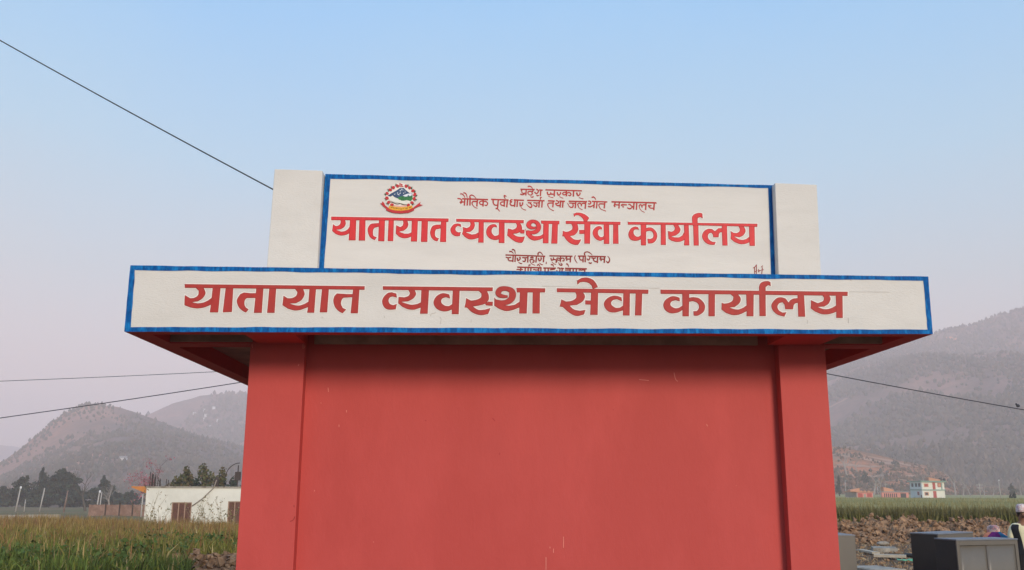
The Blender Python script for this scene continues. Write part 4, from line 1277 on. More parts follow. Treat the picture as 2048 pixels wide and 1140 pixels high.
for j in range(5):
    for i in range(9): vv.append(c+Vector(((i/8-.5)*.55*(1-.1*abs(j-2)), (j/4-.5)*.5, .05*noise.noise(Vector((i*.9, j*.9, 4)))+.03)))
ff = [(j*9+i, j*9+i+1, j*9+i+10, j*9+i+9) for j in range(4) for i in range(8)]
o = tag(mk('plastic_scrap', vv, ff, M['green_plastic'], smooth=True), 'crumpled green plastic scrap on the soil beside the dark cabinet', 'scrap')
sd = o.modifiers.new('thick', 'SOLIDIFY'); sd.thickness = .004
st_c = at_z(1766, 1087, .12)
tag(MB().ball(st_c, .14, 9, 6, (1.6, 1, .55)).build('stone', M['conc'], smooth=True), 'pale stone half buried in the heap behind the concrete slab', 'stone')

# ------------------------------------------------------------------ steel cabinets
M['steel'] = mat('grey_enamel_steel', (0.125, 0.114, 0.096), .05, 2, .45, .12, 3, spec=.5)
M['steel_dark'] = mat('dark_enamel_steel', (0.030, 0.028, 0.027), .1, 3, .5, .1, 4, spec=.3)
M['steel_top'] = mat('dusty_steel_top', (0.145, 0.155, 0.175), .15, 3, .5, .2, 5, spec=.5)
M['chrome'] = mat('bright_metal', (0.6, 0.6, 0.6), .05, 5, .3, metal=.9)
def cabinet(x, y, th, L_, D_, h, label, side='steel_dark', front='steel', glide=True):
    root = empty('steel_cabinet', (x, y, H(x, y)), local=True)
    root.rotation_euler = (0, 0, R(th))
    tag(root, label, 'cabinet', 'steel office cabinets standing on the soil')
    # shell of sheet metal; x along the front, y into the cabinet
    b = MB(); t = .03
    b.box(0, .02, .05, t, D_, h-.022); b.box(L_-t, .02, .05, L_, D_, h-.022); b.box(t, D_-.02, .05, L_-t, D_, h-.022); b.box(t, .02, .05, L_-t, D_-.02, .09)
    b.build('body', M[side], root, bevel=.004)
    MB().box(-.006, -.012, h-.022, L_+.006, D_+.006, h).build('top', M['steel_top'], root, bevel=.005)
    f = MB(); w = .055
    f.box(0, -.006, .05, w, .018, h-.024); f.box(L_-w, -.006, .05, L_, .018, h-.024); f.box(w, -.006, h-.09, L_-w, .018, h-.024); f.box(w, -.006, .05, L_-w, .018, .13)
    f.build('frame', M[front], root, bevel=.004)
    for k in range(2):
        x0 = w+.003+(L_-2*w-.006)*.5*k - (.02 if k else 0); x1 = w-.003+(L_-2*w)*.5*(k+1) + (0 if k else .0)
        y0 = .022 if k == 0 else .012
        d = MB(); n = 8; vs = []
        for i in range(n+1):
            for z in (.132, h*.5, h-.093):
                dent = .006*math.exp(-((i/n-.35-.1*k)/.12)**2)*(1 if k == 0 else .3)
                vs.append((x0+(x1-x0)*i/n, y0+dent, z))
        fs = []
        for i in range(n):
            for j in range(2):
                a = i*3+j; fs.append((a, a+3, a+4, a+1))
        dr = mk('door', vs, fs, M[front], root, smooth=True)
        s_ = dr.modifiers.new('sheet', 'SOLIDIFY'); s_.thickness = .008; s_.offset = 1
        hx = x1-.09 if k == 0 else x0+.06
        MB().box(hx, y0-.010, h*.48, hx+.025, y0-.001, h*.60).build('handle', M['chrome'], dr, bevel=.003)
    for fx in (.04, L_-.10):
        for fy in (.05, D_-.11): MB().box(fx, fy, -.03, fx+.06, fy+.06, .05).build('foot', M['steel_dark'], root)
    return root
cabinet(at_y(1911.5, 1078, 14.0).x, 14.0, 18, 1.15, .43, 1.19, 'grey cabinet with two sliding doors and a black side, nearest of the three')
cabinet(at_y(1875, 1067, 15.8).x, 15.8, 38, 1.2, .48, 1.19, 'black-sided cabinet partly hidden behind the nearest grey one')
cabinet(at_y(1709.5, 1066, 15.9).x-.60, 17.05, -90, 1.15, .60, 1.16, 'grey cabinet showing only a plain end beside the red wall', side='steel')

# ------------------------------------------------------------------ people
M['skin'] = mat('brown_skin', (0.23, 0.115, 0.07), .06, 12, .55)
M['cream'] = mat('cream_shirt', (0.72, 0.68, 0.46), .05, 10, .85, .3, 30)
M['vest'] = mat('dark_waistcoat', (0.018, 0.019, 0.024), .15, 20, .85, .2, 40)
M['trouser'] = mat('black_trousers', (0.014, 0.013, 0.014), .15, 20, .85)
M['hair'] = mat('black_hair', (0.012, 0.010, 0.009), .2, 30, .6)
M['eye'] = mat('dark_eye', (0.02, 0.015, 0.012), .1, 30, .3)
M['shoe'] = mat('black_shoe', (0.02, 0.018, 0.016), .15, 20, .5)
def cloth_pattern(name, cols, scale):
    m = bpy.data.materials.new(name); m.use_nodes = True
    nt = m.node_tree; N_, L_ = nt.nodes, nt.links
    tc = N_.new('ShaderNodeTexCoord'); vo = N_.new('ShaderNodeTexVoronoi'); vo.inputs['Scale'].default_value = scale
    L_.new(tc.outputs['Object'], vo.inputs['Vector'])
    sp = N_.new('ShaderNodeSeparateColor'); L_.new(vo.outputs['Color'], sp.inputs[0])
    r = _ramp(nt, [(i/len(cols), c) for i, c in enumerate(cols)]); r.color_ramp.interpolation = 'CONSTANT'
    L_.new(sp.outputs[0], r.inputs['Fac']); L_.new(r.outputs['Color'], N_['Principled BSDF'].inputs['Base Color'])
    N_['Principled BSDF'].inputs['Roughness'].default_value = .9
    return m
M['topi'] = cloth_pattern('patterned_cap_cloth', [(0.70, 0.62, 0.58), (0.62, 0.40, 0.38), (0.66, 0.58, 0.56), (0.45, 0.30, 0.32)], 45)
M['scarf'] = cloth_pattern('pink_patterned_scarf', [(0.62, 0.42, 0.36), (0.55, 0.26, 0.26), (0.66, 0.52, 0.45), (0.30, 0.22, 0.22)], 26)
M['shawl_p'] = mat('purple_shawl', (0.20, 0.02, 0.16), .15, 12, .9)
M['shawl_b'] = mat('blue_shawl', (0.02, 0.13, 0.24), .15, 12, .9)
M['shawl_o'] = mat('orange_blouse', (0.75, 0.25, 0.13), .15, 12, .9)
def skin_mesh(name, joints, bones, m, parent, root=0, sub=2):
    """one continuous surface grown over a skeleton: joints (x, y, z, rx, ry)"""
    me = bpy.data.meshes.new(name)
    me.from_pydata([j[:3] for j in joints], bones, [])
    o = bpy.data.objects.new(name, me); col.objects.link(o)
    bpy.context.view_layer.objects.active = o
    sk = o.modifiers.new('skin', 'SKIN')
    if not me.skin_vertices:
        bm = bmesh.new(); bm.from_mesh(me); bm.verts.layers.skin.verify(); bm.to_mesh(me); bm.free()
    for i, j in enumerate(joints):
        s = me.skin_vertices[0].data[i]; s.radius = (j[3], j[4] if len(j) > 4 else j[3]); s.use_root = (i == root)
    sk.use_smooth_shade = True
    o.modifiers.new('sub', 'SUBSURF').levels = sub; o.modifiers['sub'].render_levels = sub
    me.materials.append(m)
    put(o, parent)
    dg = bpy.context.evaluated_depsgraph_get()
    ev = o.evaluated_get(dg); nm = bpy.data.meshes.new_from_object(ev)
    o.modifiers.clear(); o.data = nm
    if not nm.materials: nm.materials.append(m)
    nm.polygons.foreach_set('use_smooth', [True]*len(nm.polygons))
    return o
def head(root, c, s, turn, hair=True):
    """face details set on the skin body's head, c = head centre, front towards -y"""
    Rz = Matrix.Rotation(turn, 3, 'Z'); c = Vector(c)
    e = MB()
    for sx in (-1, 1): e.ball(c+Rz @ Vector((sx*.031*s, -.083*s, .004*s)), .010*s, 8, 6)
    e.build('eyes', M['eye'], root, smooth=True)
    if hair:
        h = MB(); h.ball(c+Rz @ Vector((0, .022*s, .022*s)), .097*s, 14, 10, (.88, .93, 1.03)); h.build('hair', M['hair'], root, smooth=True)
    br = MB()
    for sx in (-1, 1): br.tube([c+Rz @ Vector((sx*.014*s, -.093*s, .022*s)), c+Rz @ Vector((sx*.046*s, -.082*s, .022*s))], .005*s, 5)
    br.tube([c+Rz @ Vector((-.030*s, -.092*s, -.042*s)), c+Rz @ Vector((0, -.104*s, -.037*s)), c+Rz @ Vector((.030*s, -.092*s, -.042*s))], .006*s, 5)
    br.build('brows_and_moustache', M['hair'], root, smooth=True)
def finger_joints(J, B, wrist, hand_dir, out_dir, curl):
    """palm, four fingers and a thumb added to a skeleton at joint index wrist"""
    w = Vector(J[wrist][:3]); d = Vector(hand_dir).normalized(); o_ = Vector(out_dir).normalized(); n_ = d.cross(o_)
    p = len(J); J.append((*(w+d*.045), .030, .015)); B.append((wrist, p))
    q = len(J); J.append((*(w+d*.085), .036, .013)); B.append((p, q))
    for k, (off, ln) in enumerate(((.028, .070), (.010, .078), (-.009, .072), (-.027, .056))):
        a = q; base = w+d*.098+o_*off
        i = len(J); J.append((*base, .009)); B.append((a, i)); a = i
        for s in (.5, 1.0):
            i = len(J); J.append((*(base+d*ln*s*.92+n_*curl*ln*s*s), .0082 if s < 1 else .0068)); B.append((a, i)); a = i
    i = len(J); J.append((*(w+d*.055+o_*.043), .0105)); B.append((p, i))
    j = len(J); J.append((*(w+d*.085+o_*.058+n_*.012), .0095)); B.append((i, j))
    k = len(J); J.append((*(w+d*.108+o_*.056+n_*.02), .008)); B.append((j, k))

def standing_man(x, y, label, turn):
    root = empty('person', (x, y, H(x, y)), local=True); root.rotation_euler = (0, 0, turn)
    tag(root, label, 'person')
    k = .93
    J = [(0, 0, .90, .125, .09), (0, .0, 1.08, .125, .085), (0, .005, 1.28, .15, .095), (0, .01, 1.38, .085, .07), (0, .0, 1.45, .052, .052),
         (0, -.012, 1.53, .070, .078), (0, -.015, 1.60, .074, .088), (0, -.005, 1.655, .052, .06)]
    B = [(i, i+1) for i in range(7)]
    for s in (-1, 1):
        a = len(J); J += [(s*.17, .01, 1.36, .058), (s*.235, .015, 1.10, .043), (s*.245, -.03, .86, .030)]
        B += [(3, a), (a, a+1), (a+1, a+2)]
        finger_joints(J, B, a+2, (0, -.12, -1), (0, -1, 0), -.25*s)
        a = len(J); J += [(s*.09, 0, .82, .088), (s*.10, -.01, .47, .058), (s*.105, .015, .09, .040), (s*.11, -.02, .04, .038), (s*.12, -.13, .028, .030)]
        B += [(0, a), (a, a+1), (a+1, a+2), (a+2, a+3), (a+3, a+4)]
    J = [tuple(v*k if i < 3 else v for i, v in enumerate(j)) for j in J]
    skin_mesh('body', J, B, M['skin'], root)
    S = lambda j: tuple(v*k if i < 3 else v for i, v in enumerate(j))
    # cream shirt with elbow-length sleeves
    sj = [(0, 0, .86, .155, .115), (0, 0, 1.06, .152, .108), (0, .004, 1.27, .172, .115), (0, .008, 1.375, .105, .088), (0, .002, 1.425, .064, .066)]
    sb = [(0, 1), (1, 2), (2, 3), (3, 4)]
    for s in (-1, 1):
        a = len(sj); sj += [(s*.172, .01, 1.355, .076), (s*.222, .014, 1.20, .066), (s*.238, .012, 1.10, .062)]; sb += [(3, a), (a, a+1), (a+1, a+2)]
    skin_mesh('shirt', [S(j) for j in sj], sb, M['cream'], root)
    # open waistcoat: two fronts and a back hung over the shirt
    v = MB(); n = 12
    def ring(z, rx, ry, a0, a1):
        return [Vector((rx*math.sin(a0+(a1-a0)*i/n), -ry*math.cos(a0+(a1-a0)*i/n)+.006, z*k)) for i in range(n+1)]
    rows = [(.84, .178, .142), (.95, .176, .136), (1.06, .174, .130), (1.17, .205, .155), (1.27, .232, .172), (1.345, .238, .168), (1.41, .180, .142)]
    gap = [.30, .34, .40, .46, .50, .52, .50]
    base = len(v.v)
    for (z, rx, ry), g_ in zip(rows, gap): v.v += ring(z, rx, ry, g_, 2*math.pi-g_)
    for r_ in range(len(rows)-1):
        for i in range(n):
            a = base+r_*(n+1)+i; v.f.append((a, a+1, a+n+2, a+n+1))
    vo = v.build('waistcoat', M['vest'], root, smooth=True); q = vo.modifiers.new('t', 'SOLIDIFY'); q.thickness = .012; q = vo.modifiers.new('s', 'SUBSURF'); q.levels = q.render_levels = 2
    tj = [(0, 0, .95, .150, .112), (0, 0, .86, .150, .110)]; tb = [(0, 1)]
    for s in (-1, 1):
        a = len(tj); tj += [(s*.095, 0, .76, .100), (s*.104, -.008, .47, .080), (s*.108, .012, .10, .072)]; tb += [(1, a), (a, a+1), (a+1, a+2)]
    skin_mesh('trousers', [S(j) for j in tj], tb, M['trouser'], root)
    for s in (-1, 1):
        skin_mesh('shoe', [S(j) for j in [(s*.108, .045, .045, .045), (s*.112, -.03, .045, .047), (s*.122, -.15, .035, .040)]], [(0, 1), (1, 2)], M['shoe'], root)
    hc = Vector((0, -.014, 1.585*k)); head(root, hc, 1.0, 0)
    f = MB(); f.ball(hc+Vector((0, -.098, -.014)), .016, 8, 6, (.8, 1, 1.5))
    for sx in (-1, 1): f.ball(hc+Vector((sx*.083, .012, -.008)), .022, 8, 6, (.4, .8, 1.3))
    f.build('nose_and_ears', M['skin'], root, smooth=True)
    cp = MB(); cp.lathe([(.098, 0), (.101, .02), (.099, .06), (.090, .10), (.070, .128), (.030, .138)], hc+Vector((0, .006, .047)), 20, .90, 1.02)
    for i, p in enumerate(cp.v): p.z += .35*p.x*.25 + (.012 if p.y > .03 else 0)
    cp.build('cap', M['topi'], root, smooth=True)
    return root
standing_man(9.20, 17.0, 'man standing at the right edge in patterned cap, dark waistcoat, cream shirt and black trousers', R(-12))

def seated_person(x, y, turn, label):
    st = empty('stool', (x, y, H(x, y)), local=True)
    tag(st, 'low wooden stool under the seated person in the pink headscarf', 'stool')
    MB().box(-.2, -.17, .52, .2, .17, .56).build('seat', M['plank'], st, bevel=.005)
    for sx in (-.16, .16):
        for sy in (-.13, .13): MB().tube([(sx*1.1, sy*1.1, -.02), (sx, sy, .52)], .02, 8).build('leg', M['plank'], st)
    root = empty('person', (x, y, H(x, y)+.10), local=True); root.rotation_euler = (0, 0, turn); tag(root, label, 'person')
    st.rotation_euler = (0, 0, turn)
    J = [(0, .02, .555, .12, .10), (0, .02, .72, .115, .09), (0, -.02, .90, .14, .095), (0, -.05, .985, .075, .065), (0, -.10, .995, .05), (0, -.155, 1.0, .066, .072), (0, -.175, 1.055, .070, .082), (0, -.165, 1.10, .05)]
    B = [(i, i+1) for i in range(7)]
    for s in (-1, 1):
        a = len(J); J += [(s*.155, -.04, .96, .052), (s*.20, -.12, .74, .042), (s*.10, -.32, .64, .030)]; B += [(3, a), (a, a+1), (a+1, a+2)]
        finger_joints(J, B, a+2, (-.4*s, -.8, -.2), (-.9*s, .3, .1), -.3*s)
        a = len(J); J += [(s*.09, -.10, .53, .085), (s*.11, -.42, .50, .062), (s*.12, -.40, .0, .042), (s*.12, -.43, -.055, .038), (s*.125, -.54, -.07, .03)]
        B += [(0, a), (a, a+1), (a+1, a+2), (a+2, a+3), (a+3, a+4)]
    skin_mesh('body', J, B, M['skin'], root)
    sj = [(0, .02, .52, .15, .125), (0, .02, .72, .145, .115), (0, -.02, .90, .165, .115), (0, -.05, .985, .09, .08)]; sb = [(0, 1), (1, 2), (2, 3)]
    for s in (-1, 1):
        a = len(sj); sj += [(s*.158, -.04, .955, .072), (s*.198, -.11, .77, .062)]; sb += [(3, a), (a, a+1)]
    skin_mesh('blouse', sj, sb, M['shawl_o'], root)
    kj = [(0, .03, .54, .16, .13)]; kb = []
    for s in (-1, 1):
        a = len(kj); kj += [(s*.09, -.12, .535, .11), (s*.11, -.42, .51, .092), (s*.115, -.41, .06, .09)]; kb += [(0, a), (a, a+1), (a+1, a+2)]
    skin_mesh('skirt', kj, kb, M['shawl_p'], root)
    n = 14
    for nm, m_, a0, a1 in (('shawl', M['shawl_o'], 1.9, 2.32), ('shawl', M['shawl_p'], 2.32, 3.45), ('shawl', M['shawl_b'], 3.45, 5.4)):
        v = MB()
        rows = [(.70, .215, .185), (.80, .220, .180), (.90, .225, .172), (.965, .205, .155), (1.02, .125, .115), (1.045, .085, .085)]
        for z, rx, ry in rows:
            for i in range(n+1):
                a = a0+(a1-a0)*i/n
                v.v.append(Vector((rx*math.sin(a)*(1+.03*math.sin(a*9)), -.035-ry*math.cos(a)*(1+.03*math.sin(a*11)), z)))
        for r_ in range(len(rows)-1):
            for i in range(n):
                a = r_*(n+1)+i; v.f.append((a, a+1, a+n+2, a+n+1))
        o = v.build(nm, m_, root, smooth=True); q = o.modifiers.new('t', 'SOLIDIFY'); q.thickness = .012
    hc = Vector((0, -.172, 1.04)); head(root, hc, .95, 0, hair=False)
    f = MB(); f.ball(hc+Vector((0, -.092, -.012)), .014, 8, 6, (.8, 1, 1.5)); f.build('nose', M['skin'], root, smooth=True)
    c = MB()
    # headscarf: wrapped cap with a flat crown and a knot behind
    c.lathe([(.088, -.10), (.104, -.05), (.112, .01), (.112, .055), (.098, .095), (.06, .115), (.02, .12)], hc+Vector((0, .022, .005)), 20, .98, .93)
    c.ball(hc+Vector((0, .13, -.03)), .04, 8, 6)
    so = c.build('headscarf', M['scarf'], root, smooth=True)
    return root
seated_person(9.0, 17.6, R(165), 'person seated behind the grey cabinets in pink patterned headscarf and purple and blue shawl')
# ------------------------------------------------------------------ white house on the left, 65 m away
M['hw'] = mat('house_whitewash', (0.70, 0.69, 0.62), .04, .8, .85, .3, 8, second=(0.62, 0.61, 0.54), sscale=.5, smix=.4)
M['orange'] = mat('orange_slab_paint', (0.72, 0.27, 0.07), .08, 2, .8)
M['shutter'] = mat('brown_shutter', (0.12, 0.055, 0.040), .3, 5, .75)
M['shut_frame'] = mat('pale_brown_frame', (0.34, 0.22, 0.16), .1, 6, .8)
M['rod'] = mat('rusty_rod', (0.06, 0.045, 0.04), .2, 10, .8)
M['wire'] = mat('black_cable', (0.05, 0.052, 0.06), .1, 20, .6)
M['cable'] = mat('tan_cable', (0.30, 0.25, 0.20), .1, 20, .6)
HY = 65.0
a = at_y(297, 972.5, HY); zr = a.z
hx0, hx1 = a.x-.12, at_y(600, 972, HY).x
hz0 = H(hx0, HY)-.3
house = tag(empty('white_house', ((hx0+hx1)/2, HY+4, H(hx0, HY))), 'single-storey white house with brown shuttered windows left of the red building', 'house')
wm = MB()
def wall_with_holes(mb, x0, x1, z0, z1, y, holes, t=.22):
    """front wall at y with rectangular openings (x0, z0, x1, z1)"""
    xs = sorted({x0, x1, *[h[0] for h in holes], *[h[2] for h in holes]}); zs = sorted({z0, z1, *[h[1] for h in holes], *[h[3] for h in holes]})
    for i in range(len(xs)-1):
        for j in range(len(zs)-1):
            cx, cz = (xs[i]+xs[i+1])/2, (zs[j]+zs[j+1])/2
            if any(h[0] < cx < h[2] and h[1] < cz < h[3] for h in holes): continue
            mb.box(xs[i], y, zs[j], xs[i+1], y+t, zs[j+1])
w1 = (at_y(344, 1004, HY).x, at_y(344, 1048, HY).z, at_y(384, 1004, HY).x, at_y(364, 1004.5, HY).z)
w2 = (at_y(456.5, 1000, HY).x, w1[1], at_y(496, 1000, HY).x, w1[3]+.08)
wall_with_holes(wm, hx0, hx1, hz0, zr-.10, HY, [w1, w2])
wm.box(hx0, HY+.22, hz0, hx0+.22, HY+8, zr-.10); wm.box(hx1-.22, HY+.22, hz0, hx1, HY+8, zr-.10); wm.box(hx0+.22, HY+7.78, hz0, hx1-.22, HY+8, zr-.10)
wm.build('wall', M['hw'], house)
MB().box(hx0-.05, HY-.06, zr-.10, hx1+.05, HY+8.05, zr+.0).build('roof', M['conc'], house)
sl = MB(); e0 = at_y(263, 972.5, HY+1).x
sl.hexa([Vector(p) for p in ((e0, HY+1.0, zr-.08), (hx0-.06, HY+.02, zr-.46), (hx0-.06, HY+7.5, zr-.46), (e0, HY+7.5, zr-.08), (e0, HY+1.0, zr), (hx0-.06, HY+.02, zr-.03), (hx0-.06, HY+7.5, zr-.03), (e0, HY+7.5, zr))])
sl.build('roof_overhang', M['orange'], house)
for (x0, z0, x1, z1), n in ((w1, 3), (w2, 3)):
    f = MB(); d = .07; yy = HY+.03
    f.box(x0, yy, z1-d, x1, yy+.10, z1); f.box(x0, yy, z0, x1, yy+.10, z0+d)
    for k in range(n+1):
        cx = x0+(x1-x0-d)*k/n; f.box(cx, yy, z0+d, cx+d, yy+.10, z1-d)
    wf = f.build('window', M['shut_frame'], house)
    for k in range(n):
        p0 = x0+(x1-x0-d)*k/n+d; p1 = x0+(x1-x0-d)*(k+1)/n
        s_ = MB(); s_.box(p0, yy+.05, z0+d, p1, yy+.08, z1-d)
        for q in range(3):
            zz = z0+d+.06+(z1-z0-2*d)*q/3; s_.box(p0+.06, yy+.035, zz, p1-.06, yy+.05, zz+(z1-z0)/3-.14)
        s_.build('shutter', M['shutter'], wf)
g = 'steel rod clusters left standing on the white house roof'
for k, (u, n, ht, lab) in enumerate([(302, 4, 1.0, 'thick cluster of dark rods at the left corner of the white house roof'), (308, 3, .85, 'dark rods just right of the corner cluster on the roof'),
        (318, 3, .62, 'short rods on the white house roof below the pink blossom'), (335, 2, .5, 'pair of thin short rods in the middle of the white house roof')]):
    b = at_y(u, 972, HY+.7); rr = MB()
    for q in range(n): rr.tube([(b.x+q*.09-.1, HY+.7+.1*(q % 2), zr-.03), (b.x+q*.09-.1+.03*math.sin(q*3), HY+.7+.1*(q % 2), zr+ht*(1-.12*q))], .03, 5)
    tag(rr.build('steel_rods', M['rod']), lab, 'rods', g)
# dish mast on the roof beside the red building
dm = tag(empty('satellite_dish', at_y(474, 972, HY+1.5)), 'dark dish aerial with curved hoops on the white house roof', 'aerial')
c = at_y(476, 945, HY+1.5); q = MB()
q.tube([(c.x, c.y, zr-.02), (c.x, c.y, c.z+.5)], .045, 6); q.box(c.x-.18, c.y-.1, c.z-.55, c.x+.2, c.y+.1, c.z+.05); q.build('mast', M['rod'], dm)
q = MB()
for cx, cz, rad in ((478, 957, .98), (474, 968, .55)):
    p = at_y(cx, cz, HY+1.4); q.tube([p+Vector((-rad*math.cos(t), 0, rad*1.1*math.sin(t))) for t in (i*math.pi/2/9 for i in range(10))], .03, 5)
q.build('hoop', M['rod'], dm)
p0, p1, p2, p3 = at_y(433, 960, HY-.1), at_y(428, 975, HY-.1), at_y(405, 997, HY-.1), at_y(384, 1012, HY-.05)
tag(MB().tube([p0, p1, p2, p3], .035, 6).build('drain_hose', M['cable'], smooth=True), 'thin brown hose sloping down the white house wall to its window', 'hose')
tk = at_y(433, 966, HY+.6)
tag(MB().lathe([(.13, 0), (.16, .1), (.16, .5), (.1, .62), (.05, .7)], (tk.x, tk.y, zr-.02), 10).build('vent_pot', M['rod'], smooth=True), 'small dark vent pot on the white house roof at the hose', 'vent')

# brick wall, pale low wall, poles
M['brick'] = mat('old_brick', (0.27, 0.175, 0.14), .25, 2.5, .95, .5, 6, second=(0.20, 0.12, 0.09), sscale=1.5, smix=.5)
M['pole'] = mat('concrete_pole', (0.40, 0.37, 0.34), .1, 4, .9)
M['wood_pole'] = mat('wooden_pole', (0.22, 0.15, 0.12), .2, 4, .9)
M['lampw'] = mat('white_lamp_head', (0.75, 0.75, 0.75), .03, 4, .5)
bx0, bx1 = at_y(178, 1010, 100).x, at_y(292, 1010, 100).x
zt_ = at_y(230, 1009.5, 100).z
bw = tag(empty('brick_wall', ((bx0+bx1)/2, 100, H(bx0, 100))), 'low unplastered brick wall left of the white house', 'wall')
m_ = MB(); k = 24
for i in range(k): m_.box(bx0+(bx1-bx0)*i/k, 100, -2.6, bx0+(bx1-bx0)*(i+1)/k, 100.25, zt_+.05*noise.noise(Vector((i*.7, 1, 1))))
m_.build('brickwork', M['brick'], bw)
m_ = MB()
for u in (212, 240, 266): x = at_y(u, 1010, 100).x; m_.box(x-.06, 99.93, -2.6, x+.06, 99.997, zt_+.25)
m_.build('pier', M['rod'], bw)
m_ = MB(); x0, x1 = at_y(-60, 1030, 62).x, at_y(118, 1030, 62).x
for i in range(16):
    xa_, xb_ = x0+(x1-x0)*i/16, x0+(x1-x0)*(i+1)/16; t_ = .25+.30*i/16+.06*noise.noise(Vector((i*1.3, 5, 5)))
    m_.box(xa_, 62, -1.6, xb_, 62.3, at_y(50, 1029.5, 62).z+.1*(i/16-.6))
tag(m_.build('low_wall', M['conc']), 'pale low concrete wall along the far edge of the left grass', 'wall')
def pole(name, u, vt, y, lab, cat, m, rad=.09, lamp=False, leanpx=0, group=None, vb=None):
    t = at_y(u, vt, y); bx = at_y(u-leanpx, vt, y).x; z = H(bx, y)
    root = tag(empty(name, (bx, y, z)), lab, cat, group)
    MB().tube([(bx, y, z-.3), (t.x, y, t.z)], [rad, rad*.75], 7).build('post', M[m], root, smooth=True)
    if lamp:
        q = MB(); q.ball(t+Vector((.1, -.1, .05)), .26, 10, 6, (.6, .6, .9)); q.build('lamp_head', M['lampw'], root, smooth=True)
        MB().tube([t-Vector((0, 0, .2)), t+Vector((.1, -.1, .0))], .05, 6).build('arm', M[m], root)
    return root
g = 'poles across the left fields'
pole('street_lamp', 41, 976, 150, 'pale lamp post before the dark trees at the far left', 'lamp post', 'pole', .13, True, 5, g)
pole('street_lamp', 199, 984, 150, 'white lamp post of the twin poles right of the dark trees', 'lamp post', 'pole', .13, True, 3, g)
pole('utility_pole', 203.5, 984, 150, 'plain white pole standing close against the right-hand lamp post', 'pole', 'pole', .10, False, 1, g)
pole('utility_pole', 89.5, 976, 150, 'pale leaning pole in front of the broadest dark tree', 'pole', 'pole', .12, False, 6, g)
pole('utility_pole', 136, 981, 140, 'brownish leaning pole at the right side of the broadest dark tree', 'pole', 'wood_pole', .13, False, 5, g)
pole('utility_pole', 51, 999, 150, 'short thin grey pole right of the far-left lamp post', 'pole', 'pole', .08, False, 0, g)
pole('utility_pole', 286, 988, 90, 'thin pale pole standing at the left corner of the white house', 'pole', 'pole', .08, False, 0, g)
up = pole('utility_pole', 1958.5, 967, 300, 'pale pole with crossarms in the crop right of the far white house', 'pole', 'pole', .16, False, 0, 'poles in the crop on the right')
t = at_y(1958.5, 970, 300); m_ = MB(); m_.box(t.x-1.1, 299.9, t.z-.1, t.x+1.1, 300.1, t.z+.1); m_.box(t.x-.8, 299.9, t.z-1.0, t.x+.8, 300.1, t.z-.82); m_.build('crossarm', M['pole'], up)
pole('street_lamp', 1997, 961, 290, 'pale lamp pole leaning in the crop at the right', 'lamp post', 'pole', .17, True, -1.5, 'poles in the crop on the right')
pole('utility_pole', 1755, 973, 320, 'thin pole between the two salmon sheds', 'pole', 'pole', .14, False, 0, 'poles in the crop on the right')
pole('utility_pole', 1690, 960, 340, 'thin pole left of the salmon shed with two doors', 'pole', 'pole', .12, False, 0, 'poles in the crop on the right')

# ------------------------------------------------------------------ houses beyond the crop
M['salmon'] = mat('salmon_paint', (0.62, 0.25, 0.20), .08, .6, .85)
M['grime'] = mat('grey_rendered_brick', (0.36, 0.29, 0.24), .15, .8, .9)
M['cream_h'] = mat('pale_house_paint', (0.72, 0.70, 0.60), .04, .6, .85)
M['house_shade'] = mat('pale_blue_shaded_wall', (0.56, 0.65, 0.65), .04, .6, .85)  # blue cast of the house's shaded side, put into its wall colour
M['trim'] = mat('teal_trim', (0.22, 0.34, 0.28), .08, .6, .85)
M['redd'] = mat('red_door_paint', (0.42, 0.07, 0.055), .1, 1, .8)
M['dark'] = mat('dark_opening', (0.03, 0.035, 0.04), .1, 1, .5)
M['grey_roof'] = mat('grey_roof_sheet', (0.30, 0.28, 0.27), .1, .5, .8)
M['terra'] = mat('terracotta_block', (0.55, 0.26, 0.15), .1, .5, .9)
